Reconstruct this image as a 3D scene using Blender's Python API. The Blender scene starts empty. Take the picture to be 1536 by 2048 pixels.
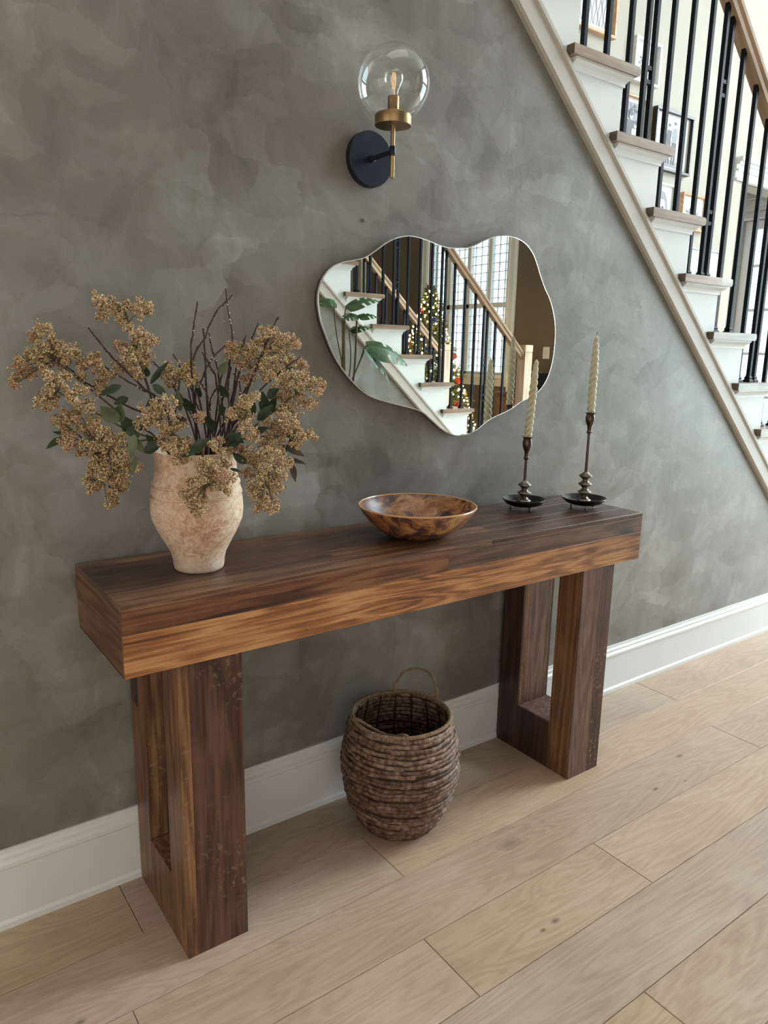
import bpy, bmesh, math, random
import numpy as np
from mathutils import Vector, Matrix, Euler
random.seed(7); rng = np.random.default_rng(7)
SC = bpy.context.scene
COL = SC.collection
PI = math.pi

# ------------------------------------------------------------ camera
def cam_matrix(rx, ry, rz):
    return Matrix.Rotation(rz, 3, 'Z') @ Matrix.Rotation(rx, 3, 'X') @ Matrix.Rotation(ry, 3, 'Y')
cam_d = bpy.data.cameras.new('camera'); cam = bpy.data.objects.new('camera', cam_d); COL.objects.link(cam)
_R = cam_matrix(-0.21521, -0.02005, -0.62874)
_r, _f, _u = _R.col[0], _R.col[1], _R.col[2]
cam.matrix_world = Matrix(((_r[0], _u[0], -_f[0], -0.33957), (_r[1], _u[1], -_f[1], -1.53164), (_r[2], _u[2], -_f[2], 1.19164), (0, 0, 0, 1)))
cam_d.sensor_fit = 'AUTO'; cam_d.sensor_width = 36.0
cam_d.lens = 1479.59 / 2048 * 36.0
cam_d.clip_start = 0.02; cam_d.clip_end = 200
SC.camera = cam

# ------------------------------------------------------------ sky, daylight portals, exposure
SKY = 10.4
world = bpy.data.worlds.new('sky'); SC.world = world; world.use_nodes = True
_bg = world.node_tree.nodes['Background']
_bg.inputs[0].default_value = (0.86, 0.95, 1.0, 1); _bg.inputs[1].default_value = SKY
SC.view_settings.view_transform = 'Standard'; SC.view_settings.look = 'None'
SC.view_settings.exposure = 1.2; SC.view_settings.gamma = 1.0
SC.view_settings.use_curve_mapping = False
SC.cycles.max_bounces = 10; SC.cycles.diffuse_bounces = 5; SC.cycles.glossy_bounces = 6
SC.cycles.transparent_max_bounces = 16; SC.cycles.transmission_bounces = 6
SC.cycles.sample_clamp_indirect = 6.0

FRONT_X = 5.96           # inner face of the house's front wall
BACK_X = -3.6
# openings of the front wall: name, y0, y1, z0, z1, columns, rows
OPENINGS = [
    ('dining', 1.20, 2.065, 0.50, 2.31, 3, 5),
    ('foyer_low', -2.35, -0.12, 0.12, 2.30, 6, 6),
    ('foyer_high', -2.35, -0.12, 2.60, 4.75, 6, 5),
    ('living', -6.30, -4.87, 0.93, 3.60, 3, 2),
]
def portal(name, x, y0, y1, z0, z1, face):
    d = bpy.data.lights.new(name, 'AREA'); d.shape = 'RECTANGLE'; d.size = (y1 - y0); d.size_y = (z1 - z0)
    d.cycles.is_portal = True
    o = bpy.data.objects.new(name, d); COL.objects.link(o)
    o.location = (x, (y0 + y1) / 2, (z0 + z1) / 2)
    o.rotation_euler = (PI / 2, 0, PI / 2 if face < 0 else -PI / 2)
for n, y0, y1, z0, z1, cx, cz in OPENINGS:
    if n == 'living': continue
    portal('daylight_' + n, FRONT_X + 0.17, y0, y1, z0, z1, -1)
# unseen fill lamps added to brighten the rooms, no fixtures behind them
def warm(name, loc, rot, sx, sy, w, col=(1.0, .80, .60)):
    d = bpy.data.lights.new(name, 'AREA'); d.shape = 'RECTANGLE'; d.size = sx; d.size_y = sy; d.energy = w; d.color = col
    o = bpy.data.objects.new(name, d); COL.objects.link(o); o.location = loc; o.rotation_euler = rot
warm('added_fill_rear', (BACK_X + .06, -1.25, .95), (PI / 2, 0, -PI / 2), 2.2, 1.6, 8, (1.0, .90, .78))  # added fill in front of the solid left wall
warm('added_fill_living_side', (-1.3, -3.3, 1.15), (PI / 2, 0, -.25), 3.2, 2.0, 11.5, (1.0, .93, .84))  # added fill reaching the wall and baseboard under the table
warm('added_fill_dining', (4.6, 2.3, 2.45), (0, 0, 0), 1.2, 1.2, 8, (1.0, .98, .95))  # added fill to lift the dim dining walls
warm('added_fill_overhead', (.4, -1.25, 4.95), (0, 0, 0), 3.0, 1.6, 12, (1.0, .92, .82))  # added soft fill from overhead

# ------------------------------------------------------------ node helpers
class NT:
    def __init__(s, name):
        s.m = bpy.data.materials.new(name); s.m.use_nodes = True
        s.t = s.m.node_tree; s.b = s.t.nodes['Principled BSDF']
    def n(s, kind, ins=None, **kw):
        nd = s.t.nodes.new('ShaderNode' + kind)
        for k, v in kw.items(): setattr(nd, k, v)
        for k, v in (ins or {}).items(): s.set(nd, k, v)
        return nd
    def set(s, nd, k, v):
        i = nd.inputs[k]
        if hasattr(v, 'outputs'): v = v.outputs[0]
        if isinstance(v, bpy.types.NodeSocket): s.t.links.new(v, i)
        elif isinstance(v, tuple) and len(v) == 3 and i.type == 'RGBA': i.default_value = (*v, 1)
        else: i.default_value = v
    def p(s, **kw):
        for k, v in kw.items(): s.set(s.b, {'base': 'Base Color', 'rough': 'Roughness', 'metal': 'Metallic', 'normal': 'Normal', 'spec': 'Specular IOR Level', 'sss': 'Subsurface Weight', 'coat': 'Coat Weight', 'em': 'Emission Color', 'ems': 'Emission Strength'}[k], v)
        return s.m
    def co(s): return s.n('TexCoord').outputs['Object']
    def mapping(s, vec, scale=(1, 1, 1), rot=(0, 0, 0), loc=(0, 0, 0)):
        return s.n('Mapping', {'Vector': vec, 'Scale': scale, 'Rotation': rot, 'Location': loc}).outputs[0]
    def noise(s, vec, scale, detail=4, rough=.55, dist=0, color=False):
        nd = s.n('TexNoise', {'Vector': vec, 'Scale': scale, 'Detail': detail, 'Roughness': rough, 'Distortion': dist})
        return nd.outputs['Color' if color else 'Fac']
    def vor(s, vec, scale, out='Color', feature='F1', rand=1.0):
        nd = s.n('TexVoronoi', {'Vector': vec, 'Scale': scale, 'Randomness': rand}, feature=feature)
        return nd.outputs[out]
    def ramp(s, fac, stops, interp='LINEAR'):
        nd = s.n('ValToRGB', {'Fac': fac}); cr = nd.color_ramp; cr.interpolation = interp
        while len(cr.elements) < len(stops): cr.elements.new(0.5)
        for e, (p, c) in zip(cr.elements, stops):
            e.position = p; e.color = (*c, 1) if isinstance(c, tuple) else (c, c, c, 1)
        return nd.outputs[0]
    def mix(s, f, a, b, mode='MIX'):
        nd = s.n('Mix', data_type='RGBA', blend_type=mode)
        s.set(nd, 0, f); s.set(nd, 6, a); s.set(nd, 7, b); return nd.outputs[2]
    def math(s, op, a, b=0.0, clamp=False):
        nd = s.n('Math', operation=op, use_clamp=clamp); s.set(nd, 0, a); s.set(nd, 1, b); return nd.outputs[0]
    def sep(s, v): return s.n('SeparateXYZ', {0: v})
    def rand(s): return s.n('ObjectInfo').outputs['Random']
    def vadd(s, a, b):
        nd = s.n('VectorMath', operation='ADD'); s.set(nd, 0, a); s.set(nd, 1, b); return nd.outputs[0]
    def bump(s, h, strength=.3, dist=.005):
        return s.n('Bump', {'Height': h, 'Strength': strength, 'Distance': dist}).outputs[0]
def srgb(r, g, b):
    f = lambda c: (c / 255 / 12.92) if c <= 10 else ((c / 255 + .055) / 1.055) ** 2.4
    return (f(r), f(g), f(b))
def simple(name, base, rough=.5, metal=0, spec=None, **kw):
    t = NT(name); t.p(base=base, rough=rough, metal=metal)
    if spec is not None: t.p(spec=spec)
    if kw: t.p(**kw)
    return t.m
def paint(name, base, rough=.5, var=.04, scale=3, bump=.0):
    t = NT(name); c = t.co(); f = t.noise(c, scale, 5)
    lo = tuple(v * (1 - var) for v in base); hi = tuple(min(1, v * (1 + var)) for v in base)
    t.p(base=t.ramp(f, [(.3, lo), (.7, hi)]), rough=rough)
    if bump: t.p(normal=t.bump(t.noise(c, 60, 3), bump, .002))
    return t.m
def thin_glass(name, tint=(.97, .99, .98), edge=.9, base=.04, blend=.35):
    t = NT(name); nt = t.t
    tr = t.n('BsdfTransparent', {0: tint}); gl = t.n('BsdfGlossy', {0: (1, 1, 1), 1: 0.0})
    lw = t.n('LayerWeight', {0: blend}).outputs['Facing']
    f = t.math('ADD', t.math('MULTIPLY', t.math('POWER', lw, 3.0), edge), base, True)
    mx = t.n('MixShader', {0: f}); nt.links.new(tr.outputs[0], mx.inputs[1]); nt.links.new(gl.outputs[0], mx.inputs[2])
    nt.links.new(mx.outputs[0], nt.nodes['Material Output'].inputs[0])
    return t.m

# ------------------------------------------------------------ materials
def plaster():
    t = NT('troweled_grey_plaster'); c = t.co()
    warp = t.noise(c, 3.4, 7, .6, color=True)
    w = t.n('VectorMath', {0: warp}, operation='SCALE'); w.inputs['Scale'].default_value = .19
    cw = t.vadd(c, w.outputs[0])
    cells = []
    for i, (rot, sc, st) in enumerate(((.8, 4.0, (1, 1, 1.5)), (-.75, 5.5, (1, 1, 1.7)), (1.35, 8.0, (1.0, 1, 1.6)), (-.2, 2.8, (1.4, 1, 1)))):
        mv = t.mapping(cw, st, (0, rot, 0), (i * 3.1, i * 1.7, i * 2.3))
        vn = t.n('TexVoronoi', {'Vector': mv, 'Scale': sc}, feature='F1'); vc = vn.outputs['Color']; vd = vn.outputs['Distance']
        g = t.sep(vc).outputs[0]
        # each stroke: a tone of its own, thinning out across the stroke
        fade = t.ramp(vd, [(.1, 1.0), (.85, .35)])
        cells.append(t.math('MULTIPLY', t.math('SUBTRACT', g, .5), fade))
    s = cells[0]
    for k in cells[1:]: s = t.math('ADD', s, k)
    big = t.noise(c, .9, 3, .5); mid = t.noise(t.mapping(cw, (1.5, 1, 1.0), (0, .6, 0)), 4.5, 8, .66, 1.1)
    v = t.math('ADD', t.math('MULTIPLY', s, .22), .5)
    v = t.math('ADD', v, t.math('MULTIPLY', t.math('SUBTRACT', big, .5), .50))
    v = t.math('ADD', v, t.math('MULTIPLY', t.math('SUBTRACT', mid, .5), .75))
    col = t.ramp(v, [(.20, (.115, .105, .088)), (.42, (.190, .178, .155)), (.58, (.245, .235, .212)), (.85, (.40, .39, .365))])
    hue = t.noise(c, 2.1, 2); col = t.mix(t.ramp(hue, [(.4, 0.0), (.7, .35)]), col, (.215, .185, .155))
    spk = t.noise(c, 95, 2, .6); spk = t.ramp(spk, [(.70, 0.0), (.74, 1.0)])
    reg = t.ramp(t.noise(c, 1.9, 2), [(.56, 0.0), (.66, .55)])
    col = t.mix(t.math('MULTIPLY', spk, reg), col, (.42, .42, .38))
    fine = t.noise(t.mapping(cw, (1, 1, 3), (0, .8, 0)), 26, 5, .7)
    t.p(base=col, rough=t.ramp(mid, [(.3, .34), (.7, .46)]), spec=.7,
        normal=t.bump(t.math('ADD', t.math('MULTIPLY', v, .8), t.math('MULTIPLY', fine, .35)), .22, .006))
    return t.m

def wood(name, dark, mid, light, axis='x', rough=.42, grain=1.0, fleck=None, fleck_amt=.5, knots=False, var=.25, bump=.12, coat=0.0, rot=None, marks=0.0):
    t = NT(name); c = t.co(); r = t.rand()
    off = t.n('CombineXYZ', {0: t.math('MULTIPLY', r, 17.0), 1: t.math('MULTIPLY', r, 31.0), 2: t.math('MULTIPLY', r, 53.0)}).outputs[0]
    v = t.vadd(c, off)
    if rot: v = t.mapping(v, (1, 1, 1), rot)
    k = 14.0
    st = {'x': (1, k, k), 'y': (k, 1, k), 'z': (k, k, 1)}[axis]
    v1 = t.mapping(v, st)
    big = t.noise(v1, 1.3 * grain, 3, .5, .35)
    rings = t.math('SINE', t.math('MULTIPLY', big, 42.0)); rings = t.math('MULTIPLY', t.math('ADD', rings, 1.0), .5)
    st2 = {'x': (1.4, 66, 66), 'y': (66, 1.4, 66), 'z': (66, 66, 1.4)}[axis]
    fine = t.noise(t.mapping(v, st2), 3.2, 5, .65)
    blot = t.noise(v, 6, 4)
    f = t.math('ADD', t.math('MULTIPLY', rings, .17), t.math('MULTIPLY', fine, .55))
    f = t.math('ADD', f, t.math('MULTIPLY', blot, .40))
    col = t.ramp(f, [(.37, dark), (.54, mid), (.70, light)])
    br = t.math('ADD', t.math('MULTIPLY', r, var), 1 - var / 2)
    h = t.n('HueSaturation', {'Color': col, 'Value': br}).outputs[0]
    if knots:
        kd = t.vor(t.mapping(v, {'x': (1, 2, 2), 'y': (2, 1, 2), 'z': (2, 2, 1)}[axis]), 3.1, 'Distance')
        h = t.mix(t.ramp(kd, [(.06, .9), (.14, 0.0)]), h, tuple(q * .35 for q in dark))
    if marks:
        mk = t.noise(t.mapping(v, {'x': (2, 16, 16), 'y': (16, 2, 16), 'z': (16, 16, 2)}[axis]), 6.0, 6, .75, .3)
        h = t.mix(t.ramp(mk, [(.30, marks), (.40, 0.0)]), h, tuple(q * .4 for q in dark))
    if fleck:
        fl = t.noise(v, 70, 4, .75); reg = t.ramp(t.noise(v, 5, 3), [(.45, 0.0), (.75, fleck_amt)])
        h = t.mix(t.math('MULTIPLY', t.ramp(fl, [(.55, 0.0), (.62, 1.0)]), reg), h, fleck)
    t.p(base=h, rough=t.ramp(fine, [(.3, rough - .06), (.7, rough + .1)]), normal=t.bump(f, bump, .002))
    if coat: t.p(coat=coat)
    return t.m

M = {}
M['plaster'] = plaster()
M['white'] = paint('white_trim_paint', (.80, .82, .82), .38, .02)
M['stair_white'] = paint('white_stringer_paint', (.78, .82, .81), .5, .035, 4, .05)
M['greige'] = paint('shade_toned_trim', (.56, .52, .47), .45, .03)  # shade of the down-facing moulding is put into this colour
M['cream'] = paint('cream_wall_paint', (.47, .440, .37), .6, .02)
M['brown_wall'] = paint('brown_wall_paint', (.155, .12, .085), .6, .05)
M['grey_wall'] = paint('pale_grey_wall_paint', (.42, .44, .43), .6, .03)
M['ceiling'] = paint('ceiling_paint', (.82, .81, .78), .7, .02)
M['iron'] = simple('black_iron', (.004, .005, .009), .5, .0, .15)
M['navy'] = simple('matte_navy_metal', (.010, .014, .028), .38, .3)
M['glass'] = thin_glass('window_glass', blend=.3)
M['dimmed_glass'] = thin_glass('sky_dimming_glass', (.085, .10, .105), blend=.3)  # dark tint added to dim the bright outdoors behind the muntins
M['globe'] = thin_glass('clear_globe_glass', (.96, .965, .96), .9, .06, .45)
M['oak'] = wood('pale_oak', (.26, .17, .11), (.42, .29, .19), (.55, .40, .27), 'x', .5, .7)
M['oak_rail'] = wood('pale_oak_rail', (.30, .19, .12), (.44, .30, .195), (.54, .38, .26), 'x', .45, .6, rot=(0, -.725, 0))
M['oak_z'] = wood('pale_oak_upright', (.34, .23, .15), (.50, .35, .24), (.62, .46, .33), 'z', .5, .7)
M['oak_y'] = wood('brown_oak_tread', (.19, .125, .08), (.29, .195, .125), (.38, .27, .18), 'x', .33, .8, coat=.15)
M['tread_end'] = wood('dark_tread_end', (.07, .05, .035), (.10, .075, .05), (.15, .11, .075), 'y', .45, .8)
M['brass'] = simple('aged_brass', (.36, .245, .125), .38, 1.0)
M['brass_dark'] = simple('shadowed_brass', (.10, .075, .05), .45, .8)
M['bronze'] = simple('dark_bronze', (.11, .085, .07), .30, 1.0)
M['bronze_ring'] = simple('brushed_bronze', (.19, .17, .14), .38, 1.0)
M['bronze_black'] = simple('black_bronze', (.035, .033, .031), .32, .85)

# reclaimed timber of the console
RW = {}
def rw(key, dark, mid, light, ax, **kw):
    kw.setdefault('marks', .75)
    RW[key] = wood('reclaimed_' + key, dark, mid, light, ax, **kw)
rw('top_dark', (.034, .014, .009), (.075, .034, .022), (.130, .064, .042), 'x', rough=.30, fleck=(.14, .09, .06), fleck_amt=.25)
rw('top_mid', (.060, .025, .013), (.135, .064, .035), (.23, .120, .068), 'x', rough=.32, knots=True)
rw('front_dark', (.045, .015, .007), (.135, .048, .020), (.250, .105, .045), 'x', rough=.40, knots=True, bump=.25)
rw('front_grey', (.055, .027, .018), (.125, .062, .040), (.210, .115, .075), 'x', rough=.38, knots=True)
rw('front_light', (.100, .034, .011), (.335, .130, .042), (.580, .280, .112), 'x', rough=.42, knots=True, grain=1.3, bump=.3)
rw('end_mid', (.055, .022, .010), (.135, .056, .025), (.215, .100, .048), 'y', rough=.42, knots=True)
rw('leg_red', (.022, .007, .005), (.066, .025, .016), (.120, .052, .031), 'z', rough=.42, fleck=(.36, .27, .16), fleck_amt=.8, bump=.2)
rw('leg_speck', (.060, .024, .010), (.150, .070, .030), (.260, .135, .065), 'z', rough=.45, fleck=(.33, .22, .11), fleck_amt=.9, bump=.3)
rw('leg_brown', (.062, .026, .011), (.160, .070, .030), (.250, .120, .055), 'z', rough=.36)
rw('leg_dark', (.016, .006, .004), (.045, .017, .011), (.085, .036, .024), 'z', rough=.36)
rw('leg_plum', (.055, .027, .019), (.125, .064, .046), (.200, .112, .084), 'z', rough=.36, fleck=(.22, .15, .10), fleck_amt=.3)

def floor_mat():
    t = NT('pale_oak_floor_board'); c = t.co(); r = t.rand()
    off = t.n('CombineXYZ', {0: t.math('MULTIPLY', r, 17.0), 1: t.math('MULTIPLY', r, 31.0), 2: 0.0}).outputs[0]
    v = t.vadd(c, off)
    big = t.noise(t.mapping(v, (1, 6.5, 1)), 1.4, 3, .5, 1.1)
    rings = t.math('MULTIPLY', t.math('ADD', t.math('SINE', t.math('MULTIPLY', big, 75.0)), 1.0), .5)
    fine = t.noise(t.mapping(v, (2.5, 55, 1)), 3.4, 5, .7)
    blot = t.noise(v, 3.5, 4)
    f = t.math('ADD', t.math('MULTIPLY', rings, .12), t.math('MULTIPLY', fine, .45))
    f = t.math('ADD', f, t.math('MULTIPLY', blot, .42))
    col = t.ramp(f, [(.32, (.40, .285, .200)), (.52, (.50, .375, .272)), (.72, (.60, .475, .360))])
    col = t.n('HueSaturation', {'Color': col, 'Value': t.math('ADD', t.math('MULTIPLY', r, .16), .92), 'Saturation': t.math('ADD', t.math('MULTIPLY', t.math('FRACT', t.math('MULTIPLY', r, 7.3)), .3), .82)}).outputs[0]
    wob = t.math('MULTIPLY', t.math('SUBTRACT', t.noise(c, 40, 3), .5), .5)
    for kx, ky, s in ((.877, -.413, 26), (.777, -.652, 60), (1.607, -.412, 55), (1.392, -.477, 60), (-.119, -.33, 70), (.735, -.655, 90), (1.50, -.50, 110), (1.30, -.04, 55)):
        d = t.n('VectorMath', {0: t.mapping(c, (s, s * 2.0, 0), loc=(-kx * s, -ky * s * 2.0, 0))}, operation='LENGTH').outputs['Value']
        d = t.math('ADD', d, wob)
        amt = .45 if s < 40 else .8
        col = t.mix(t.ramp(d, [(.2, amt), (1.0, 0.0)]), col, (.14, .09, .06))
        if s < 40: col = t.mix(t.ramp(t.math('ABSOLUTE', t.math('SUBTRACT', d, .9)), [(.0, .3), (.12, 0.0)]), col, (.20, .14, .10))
    t.p(base=col, rough=t.ramp(fine, [(.3, .33), (.7, .44)]), normal=t.bump(f, .06, .002))
    return t.m
M['floor'] = floor_mat()

def vase_mat():
    t = NT('weathered_terracotta'); c = t.co()
    a = t.noise(c, 85, 7, .75, .9); b = t.noise(c, 9, 4, .6, .5)
    f = t.math('ADD', t.math('MULTIPLY', a, .75), t.math('MULTIPLY', b, .32))
    col = t.ramp(f, [(.38, (.42, .24, .145)), (.49, (.66, .44, .30)), (.60, (.82, .66, .51)), (.74, (.88, .78, .66))])
    z = t.sep(c).outputs[2]
    low = t.ramp(t.math('MULTIPLY', t.math('SUBTRACT', z, .76), 9.0), [(.05, 1.0), (.35, 0.0)])
    col = t.mix(t.math('MULTIPLY', low, .55), col, (.76, .63, .55))
    t.p(base=col, rough=.82, normal=t.bump(f, .35, .003)); return t.m
M['vase'] = vase_mat()

def bowl_mat():
    t = NT('marbled_resin'); c = t.co()
    w = t.n('VectorMath', {0: t.noise(c, 9, 3, color=True)}, operation='SCALE'); w.inputs['Scale'].default_value = .12
    v = t.mapping(t.vadd(c, w.outputs[0]), (1.0, 1.6, 1.9), (0, .9, .5))
    a = t.noise(v, 9, 6, .65, 1.4)
    col = t.ramp(a, [(.38, (.040, .016, .019)), (.48, (.12, .050, .040)), (.55, (.34, .15, .055)), (.64, (.50, .28, .12)), (.76, (.55, .22, .045))])
    t.p(base=col, rough=.30, sss=.12); t.b.inputs['Subsurface Radius'].default_value = (.03, .012, .004); t.b.inputs['Subsurface Scale'].default_value = .3
    return t.m
M['bowl'] = bowl_mat()
M['bowl_rim'] = simple('pale_resin_rim', (.62, .36, .18), .2, 0, coat=.4)

def coil_mat():
    t = NT('wrapped_banana_leaf'); c = t.co(); r = t.rand()
    v = t.vadd(c, t.n('CombineXYZ', {0: t.math('MULTIPLY', r, 9.0), 1: 0.0, 2: t.math('MULTIPLY', r, 3.0)}).outputs[0])
    a = t.noise(v, 75, 6, .75, .8); wr = t.vor(t.mapping(v, (1, 1, .3)), 95, 'Distance')
    f = t.math('ADD', t.math('MULTIPLY', a, .55), t.math('MULTIPLY', wr, .35))
    f = t.math('ADD', f, t.math('MULTIPLY', r, .14))
    b = t.noise(v, 14, 3)
    f = t.math('ADD', f, t.math('MULTIPLY', t.math('SUBTRACT', b, .5), .35))
    col = t.ramp(f, [(.34, (.045, .018, .010)), (.50, (.135, .072, .045)), (.72, (.33, .22, .155))])
    t.p(base=col, rough=.55, normal=t.bump(f, .6, .004)); return t.m
M['coil'] = coil_mat()
M['basket_in'] = simple('dark_basket_core', (.035, .018, .012), .7)
M['rope'] = paint('twisted_grass_rope', (.27, .18, .11), .75, .35, 160)
M['black_liner'] = simple('black_plastic_liner', (.004, .004, .005), .12)

def candle_mat():
    t = NT('pale_olive_wax'); t.p(base=(.60, .56, .39), rough=.42, sss=.25)
    t.b.inputs['Subsurface Radius'].default_value = (.02, .015, .006); t.b.inputs['Subsurface Scale'].default_value = .25
    return t.m
M['wax'] = candle_mat()
M['wick'] = simple('charred_wick', (.01, .01, .01), .9)
M['mirror'] = simple('silvered_glass', (.93, .96, .94), .0, 1.0)
M['mirror_edge'] = simple('polished_mirror_edge', (.85, .86, .85), .25, .6)
M['mirror_back'] = simple('dark_mirror_backing', (.05, .05, .045), .6)
M['twig'] = paint('dark_red_brown_bark', (.055, .022, .018), .6, .5, 60)
M['stem'] = paint('olive_stem', (.10, .085, .035), .6, .3, 40)
M['bud'] = simple('white_bud', (.85, .82, .76), .4)
def leaf_mat(name, a, b):
    t = NT(name); c = t.co(); t.p(base=t.ramp(t.noise(c, 30, 4), [(.35, a), (.65, b)]), rough=.48); return t.m
M['leaf_dark'] = leaf_mat('dark_green_leaf', (.014, .030, .014), (.038, .066, .026))
M['leaf_pale'] = leaf_mat('sage_green_leaf', (.075, .100, .048), (.145, .175, .090))
M['leaf_brown'] = leaf_mat('dry_brown_leaf', (.060, .045, .030), (.12, .095, .060))
M['seed'] = [simple('tan_floret', (.60, .43, .24), .7), simple('straw_floret', (.88, .72, .46), .7), simple('brown_floret', (.28, .17, .085), .75), simple('pink_floret', (.56, .31, .23), .7), simple('olive_floret', (.42, .36, .14), .7)]
M['monstera'] = leaf_mat('monstera_leaf_green', (.012, .050, .012), (.035, .110, .025))

# ------------------------------------------------------------ mesh helpers
def link(o, parent=None):
    COL.objects.link(o)
    if parent is not None: o.parent = parent
    return o
def mesh_obj(name, verts, faces, m, parent=None, smooth=False, mats=None, fmat=None):
    me = bpy.data.meshes.new(name); me.from_pydata([tuple(v) for v in verts], [], faces); me.update()
    for q in (mats or [m]): me.materials.append(q)
    if fmat is not None: me.polygons.foreach_set('material_index', fmat)
    if smooth: me.polygons.foreach_set('use_smooth', [True] * len(me.polygons))
    return link(bpy.data.objects.new(name, me), parent)
def bm_obj(name, bm, m, parent=None, smooth=False, mats=None):
    bmesh.ops.recalc_face_normals(bm, faces=bm.faces)
    me = bpy.data.meshes.new(name); bm.to_mesh(me); bm.free()
    for q in (mats or [m]): me.materials.append(q)
    if smooth:
        for p in me.polygons: p.use_smooth = True
    return link(bpy.data.objects.new(name, me), parent)
def auto_smooth(o, ang=35):
    me = o.data; me.update()
    bm = bmesh.new(); bm.from_mesh(me)
    for e in bm.edges:
        e.smooth = not (len(e.link_faces) == 2 and e.calc_face_angle(0) > math.radians(ang))
    for f in bm.faces: f.smooth = True
    bm.to_mesh(me); bm.free(); return o
def box_bm(bm, lo, hi, ch=0.0, mi=0):
    lo = [min(a, b) for a, b in zip(lo, hi)], [max(a, b) for a, b in zip(lo, hi)]
    (x0, y0, z0), (x1, y1, z1) = lo
    vs = [bm.verts.new(p) for p in ((x0, y0, z0), (x1, y0, z0), (x1, y1, z0), (x0, y1, z0), (x0, y0, z1), (x1, y0, z1), (x1, y1, z1), (x0, y1, z1))]
    fs = [bm.faces.new([vs[i] for i in q]) for q in ((0, 3, 2, 1), (4, 5, 6, 7), (0, 1, 5, 4), (1, 2, 6, 5), (2, 3, 7, 6), (3, 0, 4, 7))]
    for f in fs: f.material_index = mi
    if ch > 0:
        es = list({e for f in fs for e in f.edges})
        bmesh.ops.bevel(bm, geom=es, offset=ch, segments=1, affect='EDGES', profile=.5)
def box(name, lo, hi, m, parent=None, ch=0.0):
    bm = bmesh.new(); box_bm(bm, lo, hi, ch); return bm_obj(name, bm, m, parent)
def prism(name, pts, y0, y1, m, parent=None, plane='xz', ch=0):
    """outline pts in a plane, extruded from y0 to y1 along the third axis"""
    f = {'xz': lambda a, b, c: (a, c, b), 'yz': lambda a, b, c: (c, a, b), 'xy': lambda a, b, c: (a, b, c)}[plane]
    bm = bmesh.new()
    v0 = [bm.verts.new(f(a, b, y0)) for a, b in pts]; v1 = [bm.verts.new(f(a, b, y1)) for a, b in pts]
    n = len(pts); bm.faces.new(v0); bm.faces.new(v1[::-1])
    for i in range(n): bm.faces.new((v0[i], v1[i], v1[(i + 1) % n], v0[(i + 1) % n]))
    if ch: bmesh.ops.bevel(bm, geom=[e for e in bm.edges], offset=ch, segments=1, affect='EDGES')
    return bm_obj(name, bm, m, parent)
def sweep(name, prof, a, b, m, parent=None, up=(0, 0, 1)):
    """profile (s, t): s along side axis, t along up axis, swept straight from a to b"""
    a = Vector(a); b = Vector(b); d = (b - a).normalized(); upv = Vector(up); s = d.cross(upv).normalized(); u = s.cross(d).normalized()
    bm = bmesh.new()
    r0 = [bm.verts.new(a + s * p + u * q) for p, q in prof]; r1 = [bm.verts.new(b + s * p + u * q) for p, q in prof]
    n = len(prof); bm.faces.new(r0); bm.faces.new(r1[::-1])
    for i in range(n): bm.faces.new((r0[i], r1[i], r1[(i + 1) % n], r0[(i + 1) % n]))
    return bm_obj(name, bm, m, parent)
def lathe_geo(prof, c, n=48, rad_fn=None):
    V = []; F = []
    for r, z in prof:
        for i in range(n):
            a = 2 * PI * i / n; rr = r * (rad_fn(a, z) if rad_fn else 1)
            V.append((c[0] + rr * math.cos(a), c[1] + rr * math.sin(a), c[2] + z))
    for j in range(len(prof) - 1):
        for i in range(n):
            a = j * n + i; b = j * n + (i + 1) % n; F.append((a, b, b + n, a + n))
    return V, F
def lathe(name, prof, c, m, parent=None, n=48, ang=35, closed=False, rad_fn=None, cap=True):
    V, F = lathe_geo(prof, c, n, rad_fn)
    if closed:
        L = (len(prof) - 1) * n
        for i in range(n): F.append((L + i, L + (i + 1) % n, (i + 1) % n, i))
    elif cap:
        if prof[0][0] > 1e-6: F.append(tuple(range(n))[::-1])
        if prof[-1][0] > 1e-6: F.append(tuple((len(prof) - 1) * n + i for i in range(n)))
    o = mesh_obj(name, V, F, m, parent)
    bm = bmesh.new(); bm.from_mesh(o.data); bmesh.ops.remove_doubles(bm, verts=bm.verts, dist=1e-6)
    bmesh.ops.recalc_face_normals(bm, faces=bm.faces); bm.to_mesh(o.data); bm.free()
    return auto_smooth(o, ang)
def smooth_path(pts, sub=4):
    P = [Vector(p) for p in pts]
    if len(P) < 3: return P
    out = []
    for i in range(len(P) - 1):
        p0 = P[max(i - 1, 0)]; p1 = P[i]; p2 = P[i + 1]; p3 = P[min(i + 2, len(P) - 1)]
        for k in range(sub):
            t = k / sub
            out.append(.5 * ((2 * p1) + (p2 - p0) * t + (2 * p0 - 5 * p1 + 4 * p2 - p3) * t * t + (3 * p1 - p0 - 3 * p2 + p3) * t ** 3))
    out.append(P[-1]); return out
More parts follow.
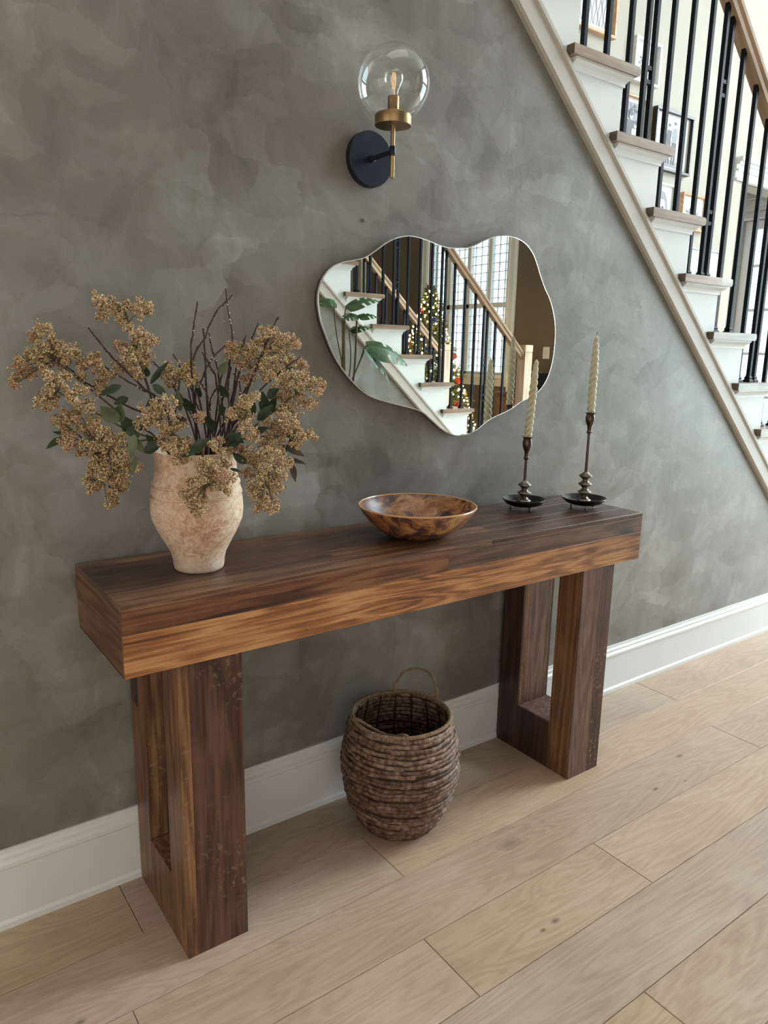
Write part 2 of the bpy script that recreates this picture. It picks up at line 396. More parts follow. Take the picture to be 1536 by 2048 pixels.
def tube_geo(pts, radii, n=8, V=None, F=None, cap=True, closed=False):
    V = [] if V is None else V; F = [] if F is None else F
    base = len(V); P = [Vector(p) for p in pts]; L = len(P)
    if not hasattr(radii, '__len__'): radii = [radii] * L
    prev = None
    for i, p in enumerate(P):
        if closed: d = (P[(i + 1) % L] - P[i - 1])
        else: d = (P[min(i + 1, L - 1)] - P[max(i - 1, 0)])
        d = d.normalized() if d.length > 1e-9 else Vector((0, 0, 1))
        if prev is None:
            a = Vector((0, 0, 1)) if abs(d.z) < .9 else Vector((1, 0, 0)); s = d.cross(a).normalized()
        else: s = (prev - d * prev.dot(d)).normalized()
        prev = s; u = d.cross(s)
        for k in range(n):
            t = 2 * PI * k / n; V.append(tuple(p + (s * math.cos(t) + u * math.sin(t)) * radii[i]))
    for i in range(L if closed else L - 1):
        a = base + i * n; b = base + ((i + 1) % L) * n
        for k in range(n): F.append((a + k, a + (k + 1) % n, b + (k + 1) % n, b + k))
    if cap and not closed:
        F.append(tuple(base + k for k in range(n))[::-1]); F.append(tuple(base + (L - 1) * n + k for k in range(n)))
    return V, F
def tube(name, pts, radii, m, parent=None, n=10, closed=False):
    V, F = tube_geo(pts, radii, n, closed=closed); return auto_smooth(mesh_obj(name, V, F, m, parent), 50)
_ico = bmesh.new(); bmesh.ops.create_icosphere(_ico, subdivisions=1, radius=1)
ICO_V = np.array([v.co[:] for v in _ico.verts]); ICO_F = np.array([[v.index for v in f.verts] for f in _ico.faces]); _ico.free()
_oc = bmesh.new(); bmesh.ops.create_icosphere(_oc, subdivisions=2, radius=1)
ICO2_V = np.array([v.co[:] for v in _oc.verts]); ICO2_F = np.array([[v.index for v in f.verts] for f in _oc.faces]); _oc.free()
_OV = np.array([(1,0,0),(-1,0,0),(0,1,0),(0,-1,0),(0,0,1),(0,0,-1)], float); _OF = np.array([(0,2,4),(2,1,4),(1,3,4),(3,0,4),(2,0,5),(1,2,5),(3,1,5),(0,3,5)])
def blobs(name, centers, radii, m, parent=None, mats=None, mi=None, hi=False, smooth=True, octa=False):
    """many small beads as one mesh"""
    bv, bf = (ICO2_V, ICO2_F) if hi else ((_OV, _OF) if octa else (ICO_V, ICO_F))
    C = np.asarray(centers, float); R = np.broadcast_to(np.asarray(radii, float), (len(C),))
    V = (C[:, None, :] + bv[None] * R[:, None, None]).reshape(-1, 3)
    F = (bf[None] + (np.arange(len(C)) * len(bv))[:, None, None]).reshape(-1, 3)
    me = bpy.data.meshes.new(name); me.vertices.add(len(V)); me.vertices.foreach_set('co', V.astype(np.float32).ravel())
    me.loops.add(F.size); me.loops.foreach_set('vertex_index', F.astype(np.int32).ravel())
    me.polygons.add(len(F)); me.polygons.foreach_set('loop_start', np.arange(0, F.size, 3, dtype=np.int32))
    for q in (mats or [m]): me.materials.append(q)
    me.update(calc_edges=True)
    if mi is not None: me.polygons.foreach_set('material_index', np.repeat(np.asarray(mi, np.int32), len(bf)))
    if smooth: me.polygons.foreach_set('use_smooth', np.ones(len(F), bool))
    return link(bpy.data.objects.new(name, me), parent)
def thing(name, label, cat, loc=(0, 0, 0), group=None):
    o = bpy.data.objects.new(name, None); COL.objects.link(o); o.empty_display_size = .05
    o['label'] = label; o['category'] = cat
    if group: o['group'] = group
    o['_at'] = list(loc); return o
def tag(o, label, cat, group=None, kind=None):
    if label: o['label'] = label
    if cat: o['category'] = cat
    if group: o['group'] = group
    if kind: o['kind'] = kind
    return o
def struct(o): o['kind'] = 'structure'; return o
def S(o): return struct(o)

# ============================================================ the room
TOP = 5.0
def z_low(x): return 1.35 - .886 * (x - 1.945)       # lower edge of the raking trim
def z_up(x): return z_low(x) + .109
X_LAND = .53
def gray_outline():
    xa = 1.945 + (1.35 - 2.60) / .886
    xb = 1.945 + 1.35 / .886
    return [(BACK_X, 0), (xb, 0), (xa, 2.60), (BACK_X, 2.60)]
S(prism('wall_back', gray_outline(), 0.0, .10, M['plaster']))
S(prism('wall_opposite', gray_outline(), -2.45, -2.55, M['plaster']))
S(box('wall_rear', (BACK_X, 1.05, 0), (3.99, 1.17, TOP), M['cream']))
S(box('wall_header', (3.99, 1.05, 2.20), (FRONT_X, 1.17, TOP), M['cream']))
S(box('wall_dining', (2.0, 3.6, 0), (FRONT_X, 3.7, 2.5), M['grey_wall']))
S(box('wall_dining_side', (1.9, 1.17, 0), (2.0, 3.7, 2.5), M['grey_wall']))
S(box('wall_living', (BACK_X, -9.3, 0), (FRONT_X, -9.2, TOP), M['cream']))
S(box('ceiling', (BACK_X - .3, -9.3, TOP), (FRONT_X + .2, 1.17, TOP + .1), M['ceiling']))
S(box('ceiling_dining', (1.9, 1.17, 2.5), (FRONT_X + .2, 3.7, 2.6), simple('shaded_ceiling_paint', (.30, .31, .30), .7)))  # shade of the low room is put into this darker ceiling colour

def wall_x(name, x0, x1, ya, yb, z1, holes, m):
    """a wall slab in a plane of constant x, with rectangular openings"""
    bm = bmesh.new(); y = ya
    for h in sorted(holes):
        if h[0] > y: box_bm(bm, (x0, y, 0), (x1, h[0], z1))
        y = h[1]
    if y < yb: box_bm(bm, (x0, y, 0), (x1, yb, z1))
    cols = {}
    for h in holes: cols.setdefault((h[0], h[1]), []).append((h[2], h[3]))
    for (a, b), zz in cols.items():
        z = 0
        for c, d in sorted(zz):
            if c > z: box_bm(bm, (x0, a, z), (x1, b, c))
            z = d
        if z < z1: box_bm(bm, (x0, a, z), (x1, b, z1))
    return S(bm_obj(name, bm, m))
H = {o[0]: o[1:5] for o in OPENINGS}
wall_x('wall_front_dining', FRONT_X, FRONT_X + .14, 1.17, 3.7, 2.6, [H['dining']], M['grey_wall'])
# two openings above each other share their columns
def wall_cols(name, x0, x1, ya, yb, z1, y0, y1, zz, m):
    bm = bmesh.new(); box_bm(bm, (x0, ya, 0), (x1, y0, z1)); box_bm(bm, (x0, y1, 0), (x1, yb, z1)); z = 0
    for c, d in zz: box_bm(bm, (x0, y0, z), (x1, y1, c)); z = d
    box_bm(bm, (x0, y0, z), (x1, y1, z1)); return S(bm_obj(name, bm, m))
wall_cols('wall_front', FRONT_X, FRONT_X + .14, -3.5, 1.17, TOP, -2.35, -.12, [(.12, 2.30), (2.60, 4.75)], M['cream'])
wall_cols('wall_front_living', FRONT_X, FRONT_X + .14, -7.66, -3.5, TOP, -6.30, -4.87, [(.93, 3.60)], M['brown_wall'])
S(box('wall_front_corner', (FRONT_X, -9.2, 0), (FRONT_X + .14, -7.66, TOP), M['cream']))
S(box('wall_left', (BACK_X - .14, -9.2, 0), (BACK_X, 1.17, TOP), M['cream']))

# windows: white sash, muntins one by one, a pane of glass
def window(name, x, y0, y1, z0, z1, nc, nr, mull=None, face=-1, muntin=.011, frame=.045, m=None, glass='glass'):
    m = m or M['white']
    fr = bmesh.new(); xa, xb = x + .03 * -face, x + .09 * -face
    for lo, hi in (((xa, y0, z0), (xb, y1, z0 + frame)), ((xa, y0, z1 - frame), (xb, y1, z1)), ((xa, y0, z0 + frame), (xb, y0 + frame, z1 - frame)), ((xa, y1 - frame, z0 + frame), (xb, y1, z1 - frame))):
        box_bm(fr, lo, hi, .003)
    w = S(bm_obj(name, fr, m))
    for v in (mull or []): box('mullion', (xa, v[0], v[2]), (xb, v[1], v[3]), m, w, .003)
    xm = x + .055 * -face; xn = x + .072 * -face
    for i in range(1, nc):
        y = y0 + (y1 - y0) * i / nc; box('muntin', (xm, y - muntin / 2, z0 + frame), (xn, y + muntin / 2, z1 - frame), m, w)
    for i in range(1, nr):
        z = z0 + (z1 - z0) * i / nr; box('muntin', (xm, y0 + frame, z - muntin / 2), (xn, y1 - frame, z + muntin / 2), m, w)
    xg = (xm + xn) / 2
    mesh_obj('pane', [(xg, y0 + .02, z0 + .02), (xg, y1 - .02, z0 + .02), (xg, y1 - .02, z1 - .02), (xg, y0 + .02, z1 - .02)], [(0, 1, 2, 3)], M[glass], w)
    return w
window('window_1', FRONT_X, *H['dining'], 2, 5, muntin=.022, frame=.07, glass='dimmed_glass')
window('window_2', FRONT_X, *H['foyer_low'], 4, 6, mull=[(-1.85, -1.75, .12, 2.30), (-.72, -.62, .12, 2.30)], muntin=.02)
window('window_3', FRONT_X, *H['foyer_high'], 4, 5, mull=[(-1.85, -1.75, 2.60, 4.75), (-.72, -.62, 2.60, 4.75)], muntin=.02)
wl = H['living']
window('window_4', FRONT_X, *wl, 14, 27, mull=[(-5.235, -5.175, wl[2], wl[3]), (-5.60, -5.54, wl[2], wl[3]), (-5.96, -5.90, wl[2], wl[3]), (-6.30, -4.87, 1.71, 1.765)], muntin=.007, frame=.03, glass='dimmed_glass')
# casings
def casing_x(n, y0, y1, z0, z1, w=.14, sill=True, x=FRONT_X, s=-1, m=None):
    bm = bmesh.new(); m = m or M['white']
    for a, b, t in ((0, w, .02), (w * .12, w * .3, .032), (w * .7, w * .85, .032)):
        box_bm(bm, (x, y1 + a, z0 - .02), (x + s * t, y1 + b, z1 + b), .003); box_bm(bm, (x, y0 - b, z0 - .02), (x + s * t, y0 - a, z1 + b), .003)
        box_bm(bm, (x, y0 + .001, z1 + a), (x + s * t, y1 - .001, z1 + b), .003)
    if sill: box_bm(bm, (x + .03, y0 - w, z0 - .04), (x + s * .06, y1 + w, z0), .006); box_bm(bm, (x, y0 - w, z0 - .13), (x + s * .02, y1 + w, z0 - .04), .003)
    return S(bm_obj('trim_%d' % n, bm, m))
casing_x(1, *wl, w=.15)
casing_x(2, *H['foyer_low'], w=.12, sill=False)
casing_x(3, *H['foyer_high'], w=.12)
casing_x(4, *H['dining'], w=.07)
casing_x(5, -8.6, -7.85, 0, 2.6, w=.16, sill=False)
# cased opening of the dining room: cream jamb board, white bead, stepped header
S(box('trim_6', (3.99, 1.035, 0), (4.085, 1.18, 2.20), M['cream'], None, .003))
S(box('trim_7', (4.085, 1.03, 0), (4.10, 1.185, 2.20), M['white'], None, .003))
hb = bmesh.new()
for z0, z1, t in ((2.20, 2.215, .03), (2.215, 2.25, .018), (2.25, 2.262, .035), (2.262, 2.285, .02), (2.285, 2.30, .04), (2.30, 2.325, .055)):
    box_bm(hb, (4.0, 1.05 - t, z0), (5.6, 1.06, z1), .002)
S(bm_obj('trim_8', hb, M['white']))
cr = bmesh.new()
for z0, z1, t in ((2.355, 2.375, .02), (2.375, 2.41, .035), (2.41, 2.43, .05), (2.43, 2.46, .075), (2.46, 2.50, .10)):
    box_bm(cr, (FRONT_X - t, 1.17, z0), (FRONT_X + .01, 3.6, z1), .003)
S(bm_obj('trim_9', cr, M['white']))

# baseboards: face, stepped cap, small shoe
BB = [(0, 0), (.018, 0), (.018, .012), (.013, .018), (.013, .134), (.016, .138), (.016, .146), (.010, .152), (.010, .160), (.006, .166), (.005, .1745), (0, .1745)]
def baseboard(name, a, b, side):
    prof = [(side * p, q) for p, q in BB]
    return S(sweep(name, prof, a, b, M['white']))
baseboard('baseboard_back', (BACK_X, 0, 0), (3.34, 0, 0), 1)
baseboard('baseboard_opposite', (.35, -2.45, 0), (3.34, -2.45, 0), -1)
baseboard('baseboard_left', (BACK_X, -9.2, 0), (BACK_X, 0, 0), 1)
baseboard('baseboard_front', (FRONT_X, -3.5, 0), (FRONT_X, -2.2, 0), -1)
baseboard('baseboard_living', (FRONT_X, -7.6, 0), (FRONT_X, -3.5, 0), -1)

# ------------------------------------------------------------ floor: boards laid along the wall, a dark bed under them
floor = S(box('floor', (BACK_X - .2, -9.3, -.06), (FRONT_X + .14, 3.7, -.0155), simple('dark_floor_joint', (.16, .11, .075), .8)))
PW = .171; Y0 = -.0163
known = {0: [.043, 1.937], 1: [.592, 2.75, -1.2], 2: [-.034, 1.865], 3: [-.95, .5125, 1.055, 2.35], 4: [-1.3, .0, 1.62], 5: [-.6, .780, 2.2]}
def board(x0, x1, y0, y1):
    g = .0006
    bm = bmesh.new(); box_bm(bm, (x0 + g, y0 + g, -.015), (x1 - g, y1 - g, 0))
    top = [e for e in bm.edges if all(abs(v.co.z) < 1e-6 for v in e.verts)]
    bmesh.ops.bevel(bm, geom=top, offset=.0010, segments=1, affect='EDGES')
    return bm_obj('floor_board', bm, M['floor'], floor)
rb = random.Random(5); nb = 0
for i in range(-2, 15):
    y1 = Y0 - PW * i; y0 = y1 - PW
    js = sorted(known.get(i, []))
    xs = list(js) if js else [rb.uniform(-.6, .6)]
    while xs[0] > -2.4: xs.insert(0, xs[0] - rb.uniform(1.3, 2.1))
    while xs[-1] < 5.6: xs.append(xs[-1] + rb.uniform(1.3, 2.1))
    xs[0] = BACK_X; xs[-1] = FRONT_X
    for a, b in zip(xs[:-1], xs[1:]): board(a, b, y0, y1)
# boards far off in the next rooms, joined
bm = bmesh.new()
for i in list(range(15, 54)) + list(range(-21, -2)):
    y1 = Y0 - PW * i; y0 = y1 - PW; x = BACK_X if i > 0 else 2.0
    while x < FRONT_X:
        x2 = min(FRONT_X, x + rb.uniform(1.4, 2.2)); box_bm(bm, (x + .001, y0 + .001, -.015), (x2 - .001, y1 - .001, 0)); x = x2
o = bm_obj('far_floor_boards', bm, M['floor'], floor); o['kind'] = 'stuff'

# outside: pale driveway and lawn, siding of the house across
S(box('ground', (FRONT_X + .2, -14, -.4), (30, 12, -.35), paint('pale_drive', (.50, .52, .50), .8, .1)))
hs = thing('neighbour_house', 'pale blue sided house across the drive seen through the windows', 'house', (15, 0, -.35))
sid = simple('pale_blue_siding', (.62, .80, .84), .7)
for i in range(14): box('siding_board', (15 - .012 * (i % 2), -8.5, -.35 + i * .17), (15.2, 4.5, -.35 + (i + 1) * .17 - .012), sid, hs)
prism('roof', [(-9, 2.0), (5, 2.0), (3.2, 2.75), (-7, 2.75)], 14.6, 15.6, simple('grey_shingle_roof', (.45, .50, .54), .8), hs, plane='yz')

# ============================================================ staircases
RUN, RISE = .2063, .1827
def staircase(label, xl11, run, zoff, y0, s, far_rail, rail_at, first_bal, grp):
    """xl11: left end of the eleventh tread's nosing; y0: near face; s=+1 goes to +y"""
    Y = lambda y: y0 + s * y
    st = thing('staircase', label, 'staircase', (xl11 + run * 10 + .3, Y(0), 0), grp)
    xl = lambda k: xl11 + run * (11 - k)
    zt = lambda k: RISE * k + zoff
    NK = 15
    W = 1.03
    for k in range(1, NK + 1):
        x0, x1, z = xl(k), xl(k) + .291, zt(k)
        # tread with rounded nose in front and on its return
        bm = bmesh.new(); box_bm(bm, (x0, Y(-.03), z - .026), (x1, Y(W if not far_rail else W + .03), z))
        es = [e for e in bm.edges if e.verts[0].co.y == e.verts[1].co.y == Y(-.03) and abs(e.verts[0].co.z - e.verts[1].co.z) < 1e-6 or (abs(e.verts[0].co.x - x1) < 1e-6 and abs(e.verts[1].co.x - x1) < 1e-6 and abs(e.verts[0].co.z - e.verts[1].co.z) < 1e-6)]
        bmesh.ops.bevel(bm, geom=list(set(es)), offset=.0095, segments=3, affect='EDGES', profile=.5)
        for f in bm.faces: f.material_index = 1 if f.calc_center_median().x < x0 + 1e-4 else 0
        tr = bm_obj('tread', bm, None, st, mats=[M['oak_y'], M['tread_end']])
        # cove under the return and under the nose
        bm = bmesh.new()
        pf = [(0, .026), (-.022, .026), (-.022, .032), (-.017, .036), (-.010, .041), (-.006, .048), (-.006, .055), (0, .055)]
        e0 = [bm.verts.new((x0 + .020, Y(p), z - q)) for p, q in pf]; e1 = [bm.verts.new((x1 - .041 - p, Y(p), z - q)) for p, q in pf]
        bm.faces.new(e0); bm.faces.new(e1[::-1])
        for i in range(8): bm.faces.new((e0[i], e1[i], e1[(i + 1) % 8], e0[(i + 1) % 8]))
        f0 = [bm.verts.new((x1 - .041 - p, Y(p), z - q)) for p, q in pf]; f1 = [bm.verts.new((x1 - .041 - p, Y(W), z - q)) for p, q in pf]
        bm.faces.new(f1)
        for i in range(8): bm.faces.new((f0[i], f1[i], f1[(i + 1) % 8], f0[(i + 1) % 8]))
        bm_obj('cove_moulding', bm, M['white'], tr)
        box('riser', (x1 - .055, Y(.02), z - RISE if k > 1 else 0), (x1 - .041, Y(W), z - .026), M['white'], st)
    # stringer face: stepped above, raking below
    pts = []
    for k in range(1, NK + 1):
        xr = xl(k) + .250; zlo = zt(k - 1) - .026 if k > 1 else 0
        pts += [(xr, zlo), (xr, zt(k) - .026)]
    xt = xl(NK) + .250 - run
    if s > 0: zl = lambda x: z_up(x) - .012
    else: zl = lambda x: z_low2(x) + .109 - .012
    pts += [(xt, zt(NK) - .026), (xt, zl(xt))]
    # meet the floor
    xf = [x for x in np.linspace(xt, xl(1) + .25, 400) if zl(x) > 0][-1]
    pts += [(xf, 0)]
    prism('stringer', pts, Y(-.002), Y(.02), M['stair_white'], st)
    if far_rail: prism('stringer', pts, Y(W), Y(W - .02), M['stair_white'], st)
    return st, xl, zt, Y, W
def z_low2(x): return z_low(x) + OPP_DZ
OPP_RUN = .2; OPP_Z = .0713
OPP_XL11 = 2.78 - .2 * 6           # its fifth tread (z .985) starts at x 2.78
OPP_DZ = 0.0

# raking trim boards (moulded, shade put into the colour) in front of the plaster and stringer
def rake_trim(n, y0, s, fl, slope_ref):
    xa = X_LAND - .0; a = Vector((xa, y0, fl(xa))); xb = slope_ref; b = Vector((xb, y0, fl(xb)))
    prof = [(0, 0), (.012, 0), (.018, .006), (.018, .012), (.010, .016), (.010, .062), (.016, .066), (.016, .076), (.006, .081), (0, .081)]
    prof = [(s * p, q) for p, q in prof]
    return S(sweep('trim_%d' % n, prof, a, b, M['greige']))
rake_trim(10, 0, 1, z_low, 3.46)

stA = staircase('open staircase above the grey wall, oak treads and black balusters', 1.355, RUN, 0.0, 0.0, 1, False, None, None, None)
# opposite flight: its raking line follows its own treads
_x5 = 2.78
def z_low(x, _a=z_low): return _a(x)
def z_low2(x): return .810 - (RISE / OPP_RUN) * (x - 2.78)
def gray2():
    k = RISE / OPP_RUN; xb = 2.78 + .810 / k; xa = 2.78 - (2.6 - .810) / k
    return [(.35, 0), (xb, 0), (xa, 2.6), (.35, 2.6)]
bpy.data.objects.remove(bpy.data.objects['wall_opposite'])
S(prism('wall_opposite', gray2(), -2.452, -2.55, M['plaster']))
rake_trim(11, -2.45, -1, z_low2, 3.40)
stB = staircase('opposite open staircase reflected in the mirror, railings on both sides', OPP_XL11, OPP_RUN, OPP_Z, -2.45, -1, True, None, None, None)

# upper landing edges (outside the frame)
S(box('landing_back', (BACK_X, .0, 2.60), (.57, 1.05, 2.915), M['stair_white']))
S(box('landing_opposite', (BACK_X, -2.45, 2.60), (.57, -3.5, 2.915), M['stair_white']))

# balusters: one mesh set, copied
BH = .0075
def bal_mesh(zb, zt_):
    bm = bmesh.new(); box_bm(bm, (-BH, -BH, zb), (BH, BH, zt_), .001)
    me = bpy.data.meshes.new('baluster'); bm.to_mesh(me); bm.free(); me.materials.append(M['iron']); return me
sv, sf = lathe_geo([(.0155, 0), (.0155, .006), (.010, .012), (.012, .017), (.0085, .022), (.0085, .026)], (0, 0, 0), 4)
sf.append((0, 1, 2, 3)[::-1]); sf.append(tuple(20 + i for i in range(4)))
shoe_me = bpy.data.meshes.new('shoe'); shoe_me.from_pydata([(x * .7071 * 1.4 - y * .7071 * 1.4, x * .7071 * 1.4 + y * .7071 * 1.4, z) for x, y, z in sv], [], sf); shoe_me.materials.append(M['iron'])
def balusters(S_, xs, pairs, yb, rail_z, xl, zt):
    st, = S_[:1]; Y = S_[3]
    for x in xs:
        k = max((q for q in range(1, 16) if xl(q) + .25 > x), default=None)
        if k is None: continue
        z0 = zt(k); z1 = rail_z(x) + .012
        b = bpy.data.objects.new('baluster', bal_mesh(z0, z1)); link(b, st); b.location = (x, Y(yb), 0)
        s_ = bpy.data.objects.new('shoe', shoe_me); link(s_, b); s_.location = (0, 0, z0)
        for q in pairs:
            if abs(q[0] - x) < 1e-6:
                for zz in q[2]: box('connector', (0, -BH * .8, zz - .006), (q[1] - x, BH * .8, zz + .006), M['iron'], b)
def rail(S_, xa, xb, fz, y, h=.064, w=.058):
    st = S_[0]; Y = S_[3]; n = h * .74
    prof = [(-w * .36, 0), (w * .36, 0), (w * .40, n * .3), (w * .34, n * .42), (w * .48, n * .62), (w * .5, n * .85), (w * .3, n * 1.05), (-w * .3, n * 1.05), (-w * .5, n * .85), (-w * .48, n * .62), (-w * .34, n * .42), (-w * .40, n * .3)]
    return sweep('handrail', prof, (xa, Y(y), fz(xa)), (xb, Y(y), fz(xb)), M['oak_rail'], st)
def newel(S_, x, y, z0, z1, w=.04):
    st = S_[0]; Y = S_[3]
    nw = box('newel_post', (x - w, Y(y) - w, z0), (x + w, Y(y) + w, z1 - .055), M['oak_z'], st, .003)
    box('newel_cap', (x - w - .002, Y(y) - w - .002, z1 - .050), (x + w + .002, Y(y) + w + .002, z1), M['oak_z'], nw, .004)
    box('newel_neck', (x - w + .002, Y(y) - w + .002, z1 - .056), (x + w - .002, Y(y) + w - .002, z1 - .049), M['oak'], nw)
# main flight
railA = lambda x: 2.228 - .886 * (x - 2.3)
xs = []; prs = []
P2 = RUN * 2
for j in range(-3, 6):
    b0 = 1.481 + P2 * j
    xs += [b0, b0 + .103, b0 + .207]
    pa = b0 + .288; pb = b0 + .325; xs += [pa, pb]
    zc = {0: (2.058, 2.019), 1: (2.104, 2.062), 2: (1.69, 1.65)}.get(j)
    if j == 2: zc = (1.71, 1.67)
    k = [q for q in range(1, 16) if stA[1](q) + .25 > pa]
    base = stA[2](max(k)) if k else 0
    if zc is None: zc = (base + .45, base + .41)
    prs.append((pa, pb, zc))
# the pair at x 2.19 carries two small ladders
prs = [(a, b, zc if abs(a - 2.1816) > .02 else (2.104, 2.062, 1.688, 1.650)) for a, b, zc in prs]
balusters(stA, xs, prs, .05, railA, stA[1], stA[2])
rail(stA, .58, 3.62, railA, .052)
newel(stA, 3.66, .052, 0, 1.12)
# opposite flight, near and far rails
railB = lambda x: 1.835 - .925 * (x - 3.04)
xs = []; prs = []
for j in range(-3, 6):
    b0 = 2.31 + .4 * j
    xs += [b0, b0 + .10, b0 + .20]; xs += [b0 + .285, b0 + .32]
    k = [q for q in range(1, 16) if stB[1](q) + .25 > b0 + .285]; base = stB[2](max(k)) if k else 0
    prs.append((b0 + .285, b0 + .32, (base + .52, base + .48, base + .27, base + .23)))
xs = [x for x in xs if x < 3.72]
for yy in (.05, .98):
    balusters(stB, xs, prs, yy, railB, stB[1], stB[2]); rail(stB, .62, 3.80, railB, yy)
    newel(stB, 3.83, yy, 0, 1.25)

# ============================================================ pictures on the wall over the stairs
def figure_print(parent, x0, x1, z0, z1, y, kind):
    """a flat black and white photograph: dark and pale shapes on paper"""
    V = []; F = []; mi = []
    def poly(pts, m):
        b = len(V); V.extend([(px, y - .0003 * (len(F) + 1) * .3, pz) for px, pz in pts]); F.append(tuple(range(b, b + len(pts)))); mi.append(m)
    w = x1 - x0; h = z1 - z0; r = random.Random(int(x0 * 1000))
    poly([(x0, z0), (x1, z0), (x1, z1), (x0, z1)], 0)
    def ell(cx, cz, rx, rz, m, n=14): poly([(x0 + w * (cx + rx * math.cos(2 * PI * i / n)), z0 + h * (cz + rz * math.sin(2 * PI * i / n))) for i in range(n)], m)
    def quad(*p, m=2): poly([(x0 + w * a, z0 + h * b) for a, b in p], m)
    if kind == 'couple':
        quad((0, 0), (1, 0), (1, .12), (0, .16), m=1); quad((0, .55), (.22, .5), (.22, .7), (0, .72), m=1); quad((.80, .50), (1, .48), (1, .66), (.80, .62), m=2)
        for cx, hh, m in ((.36, .80, 2), (.60, .86, 1)):
            ell(cx, hh, .055, .05, 3); ell(cx, hh + .03, .055, .035, 2)
            quad((cx - .11, hh - .07), (cx + .11, hh - .07), (cx + .09, hh - .36), (cx - .09, hh - .36), m=m)
            quad((cx - .10, hh - .36), (cx - .01, hh - .36), (cx - .02, .06), (cx - .08, .06), m=2); quad((cx + .01, hh - .36), (cx + .10, hh - .36), (cx + .08, .06), (cx + .02, .06), m=2)
            quad((cx - .11, hh - .07), (cx - .08, hh - .09), (cx - .15, hh - .34), (cx - .18, hh - .32), m=3); quad((cx + .11, hh - .07), (cx + .08, hh - .09), (cx + .15, hh - .34), (cx + .18, hh - .32), m=3)
    elif kind == 'group':
        quad((0, .70), (1, .66), (1, 1), (0, 1), m=1)
        for i in range(26): ell(r.random(), .72 + .26 * r.random(), .05, .03, r.choice((1, 2)), 7)
        for cx, hh in ((.15, .70), (.36, .60), (.55, .74), (.74, .58), (.90, .68)):
            quad((cx - .13, hh - .08), (cx + .13, hh - .08), (cx + .15, .0), (cx - .15, .0), m=r.choice((2, 3))); ell(cx, hh, .07, .07, 3); ell(cx, hh + .04, .07, .05, 2)
        for i in range(18): ell(r.random(), .35 * r.random(), .04, .03, r.choice((1, 2, 3)), 6)
    elif kind == 'lines':
        for i in range(16):
            cx = (i + .5) / 16; pts = [(cx + .035 * math.sin(j * 1.7 + i * 2.1), j / 9) for j in range(10)]
            poly([(x0 + w * min(1, max(0, a)), z0 + h * b) for a, b in pts] + [(x0 + w * min(1, max(0, a + .016)), z0 + h * b) for a, b in pts[::-1]], 1)
    elif kind == 'face':
        ell(.5, .5, .42, .48, 1); ell(.5, .44, .30, .36, 3); ell(.37, .47, .07, .05, 2, 10); ell(.63, .47, .07, .05, 2, 10); ell(.5, .22, .10, .03, 1, 10); quad((.2, .72), (.8, .72), (.7, .95), (.3, .95), m=1)
    elif kind == 'flowers':
        for i in range(16):
            a = .08 + .84 * r.random(); b = .05 + .6 * r.random(); ell(a, b, .05, .06, 1, 8); ell(a + .02, b + .02, .02, .03, 3, 6); quad((a, 0), (a + .012, 0), (a + .012, b), (a, b), m=2)
    mesh_obj('print', V, F, None, parent, mats=[M['paper'], M['ph_mid'], M['ph_dark'], M['ph_pale']], fmat=mi)
M['paper'] = simple('photo_paper', (.78, .82, .85), .5); M['ph_mid'] = simple('photo_mid_grey', (.23, .25, .28), .5); M['ph_dark'] = simple('photo_dark_grey', (.03, .032, .038), .5); M['ph_pale'] = simple('photo_pale_grey', (.52, .54, .56), .5)
M['mat'] = simple('white_picture_mat', (.84, .86, .86), .7)
M['frame_black'] = simple('black_frame', (.008, .009, .012), .35)
M['frame_white'] = simple('white_frame', (.80, .82, .82), .4)
M['frame_oak'] = wood('light_oak_frame', (.44, .25, .13), (.58, .36, .20), (.68, .45, .27), 'x', .45, .6)
def picture(label, x0, x1, z0, z1, fm, bw, mb, kind, depth=.028, mb_x=None):
    y = 1.05
    t = thing('framed_picture', label, 'picture', ((x0 + x1) / 2, y, z0), 'framed pictures over the stairs')
    bm = bmesh.new()
    for lo, hi in (((x0, y - depth, z0), (x1, y, z0 + bw)), ((x0, y - depth, z1 - bw), (x1, y, z1)), ((x0, y - depth, z0 + bw), (x0 + bw, y, z1 - bw)), ((x1 - bw, y - depth, z0 + bw), (x1, y, z1 - bw))): box_bm(bm, lo, hi, .0015)
    bm_obj('frame', bm, fm, t)
    box('mat_board', (x0 + bw, y - .010, z0 + bw), (x1 - bw, y - .004, z1 - bw), M['mat'], t)
    mx = mb if mb_x is None else mb_x
    figure_print(t, x0 + bw + mx, x1 - bw - mx, z0 + bw + mb, z1 - bw - mb, y - .0108, kind)
picture('black framed photograph of two people standing, largest behind the balusters', 3.20, 3.535, 2.15, 2.445, M['frame_black'], .014, .012, 'couple', mb_x=.05)
picture('light oak framed line drawing at the top of the stairs', 2.52, 2.83, 2.66, 3.02, M['frame_oak'], .014, .02, 'lines', mb_x=.03)
picture('white framed print high on the wall below the oak line drawing', 2.985, 3.195, 2.52, 2.72, M['frame_white'], .013, .03, 'flowers')
picture('oak framed group photograph, left of the black framed couple', 2.86, 3.135, 2.16, 2.455, M['frame_oak'], .010, .02, 'group')
picture('small white framed portrait of a face just above a tread', 3.20, 3.44, 1.86, 2.09, M['frame_white'], .010, .022, 'face', mb_x=.035)
picture('orange oak framed print of flowers beside the small portrait', 3.50, 3.745, 1.88, 2.07, M['frame_oak'], .013, .022, 'flowers')
picture('white print with a pale blue upper edge, lowest by the dining doorway', 3.60, 3.955, 1.50, 1.795, simple('pale_blue_grey_edge', (.50, .56, .64), .5), .010, .12, 'lines')

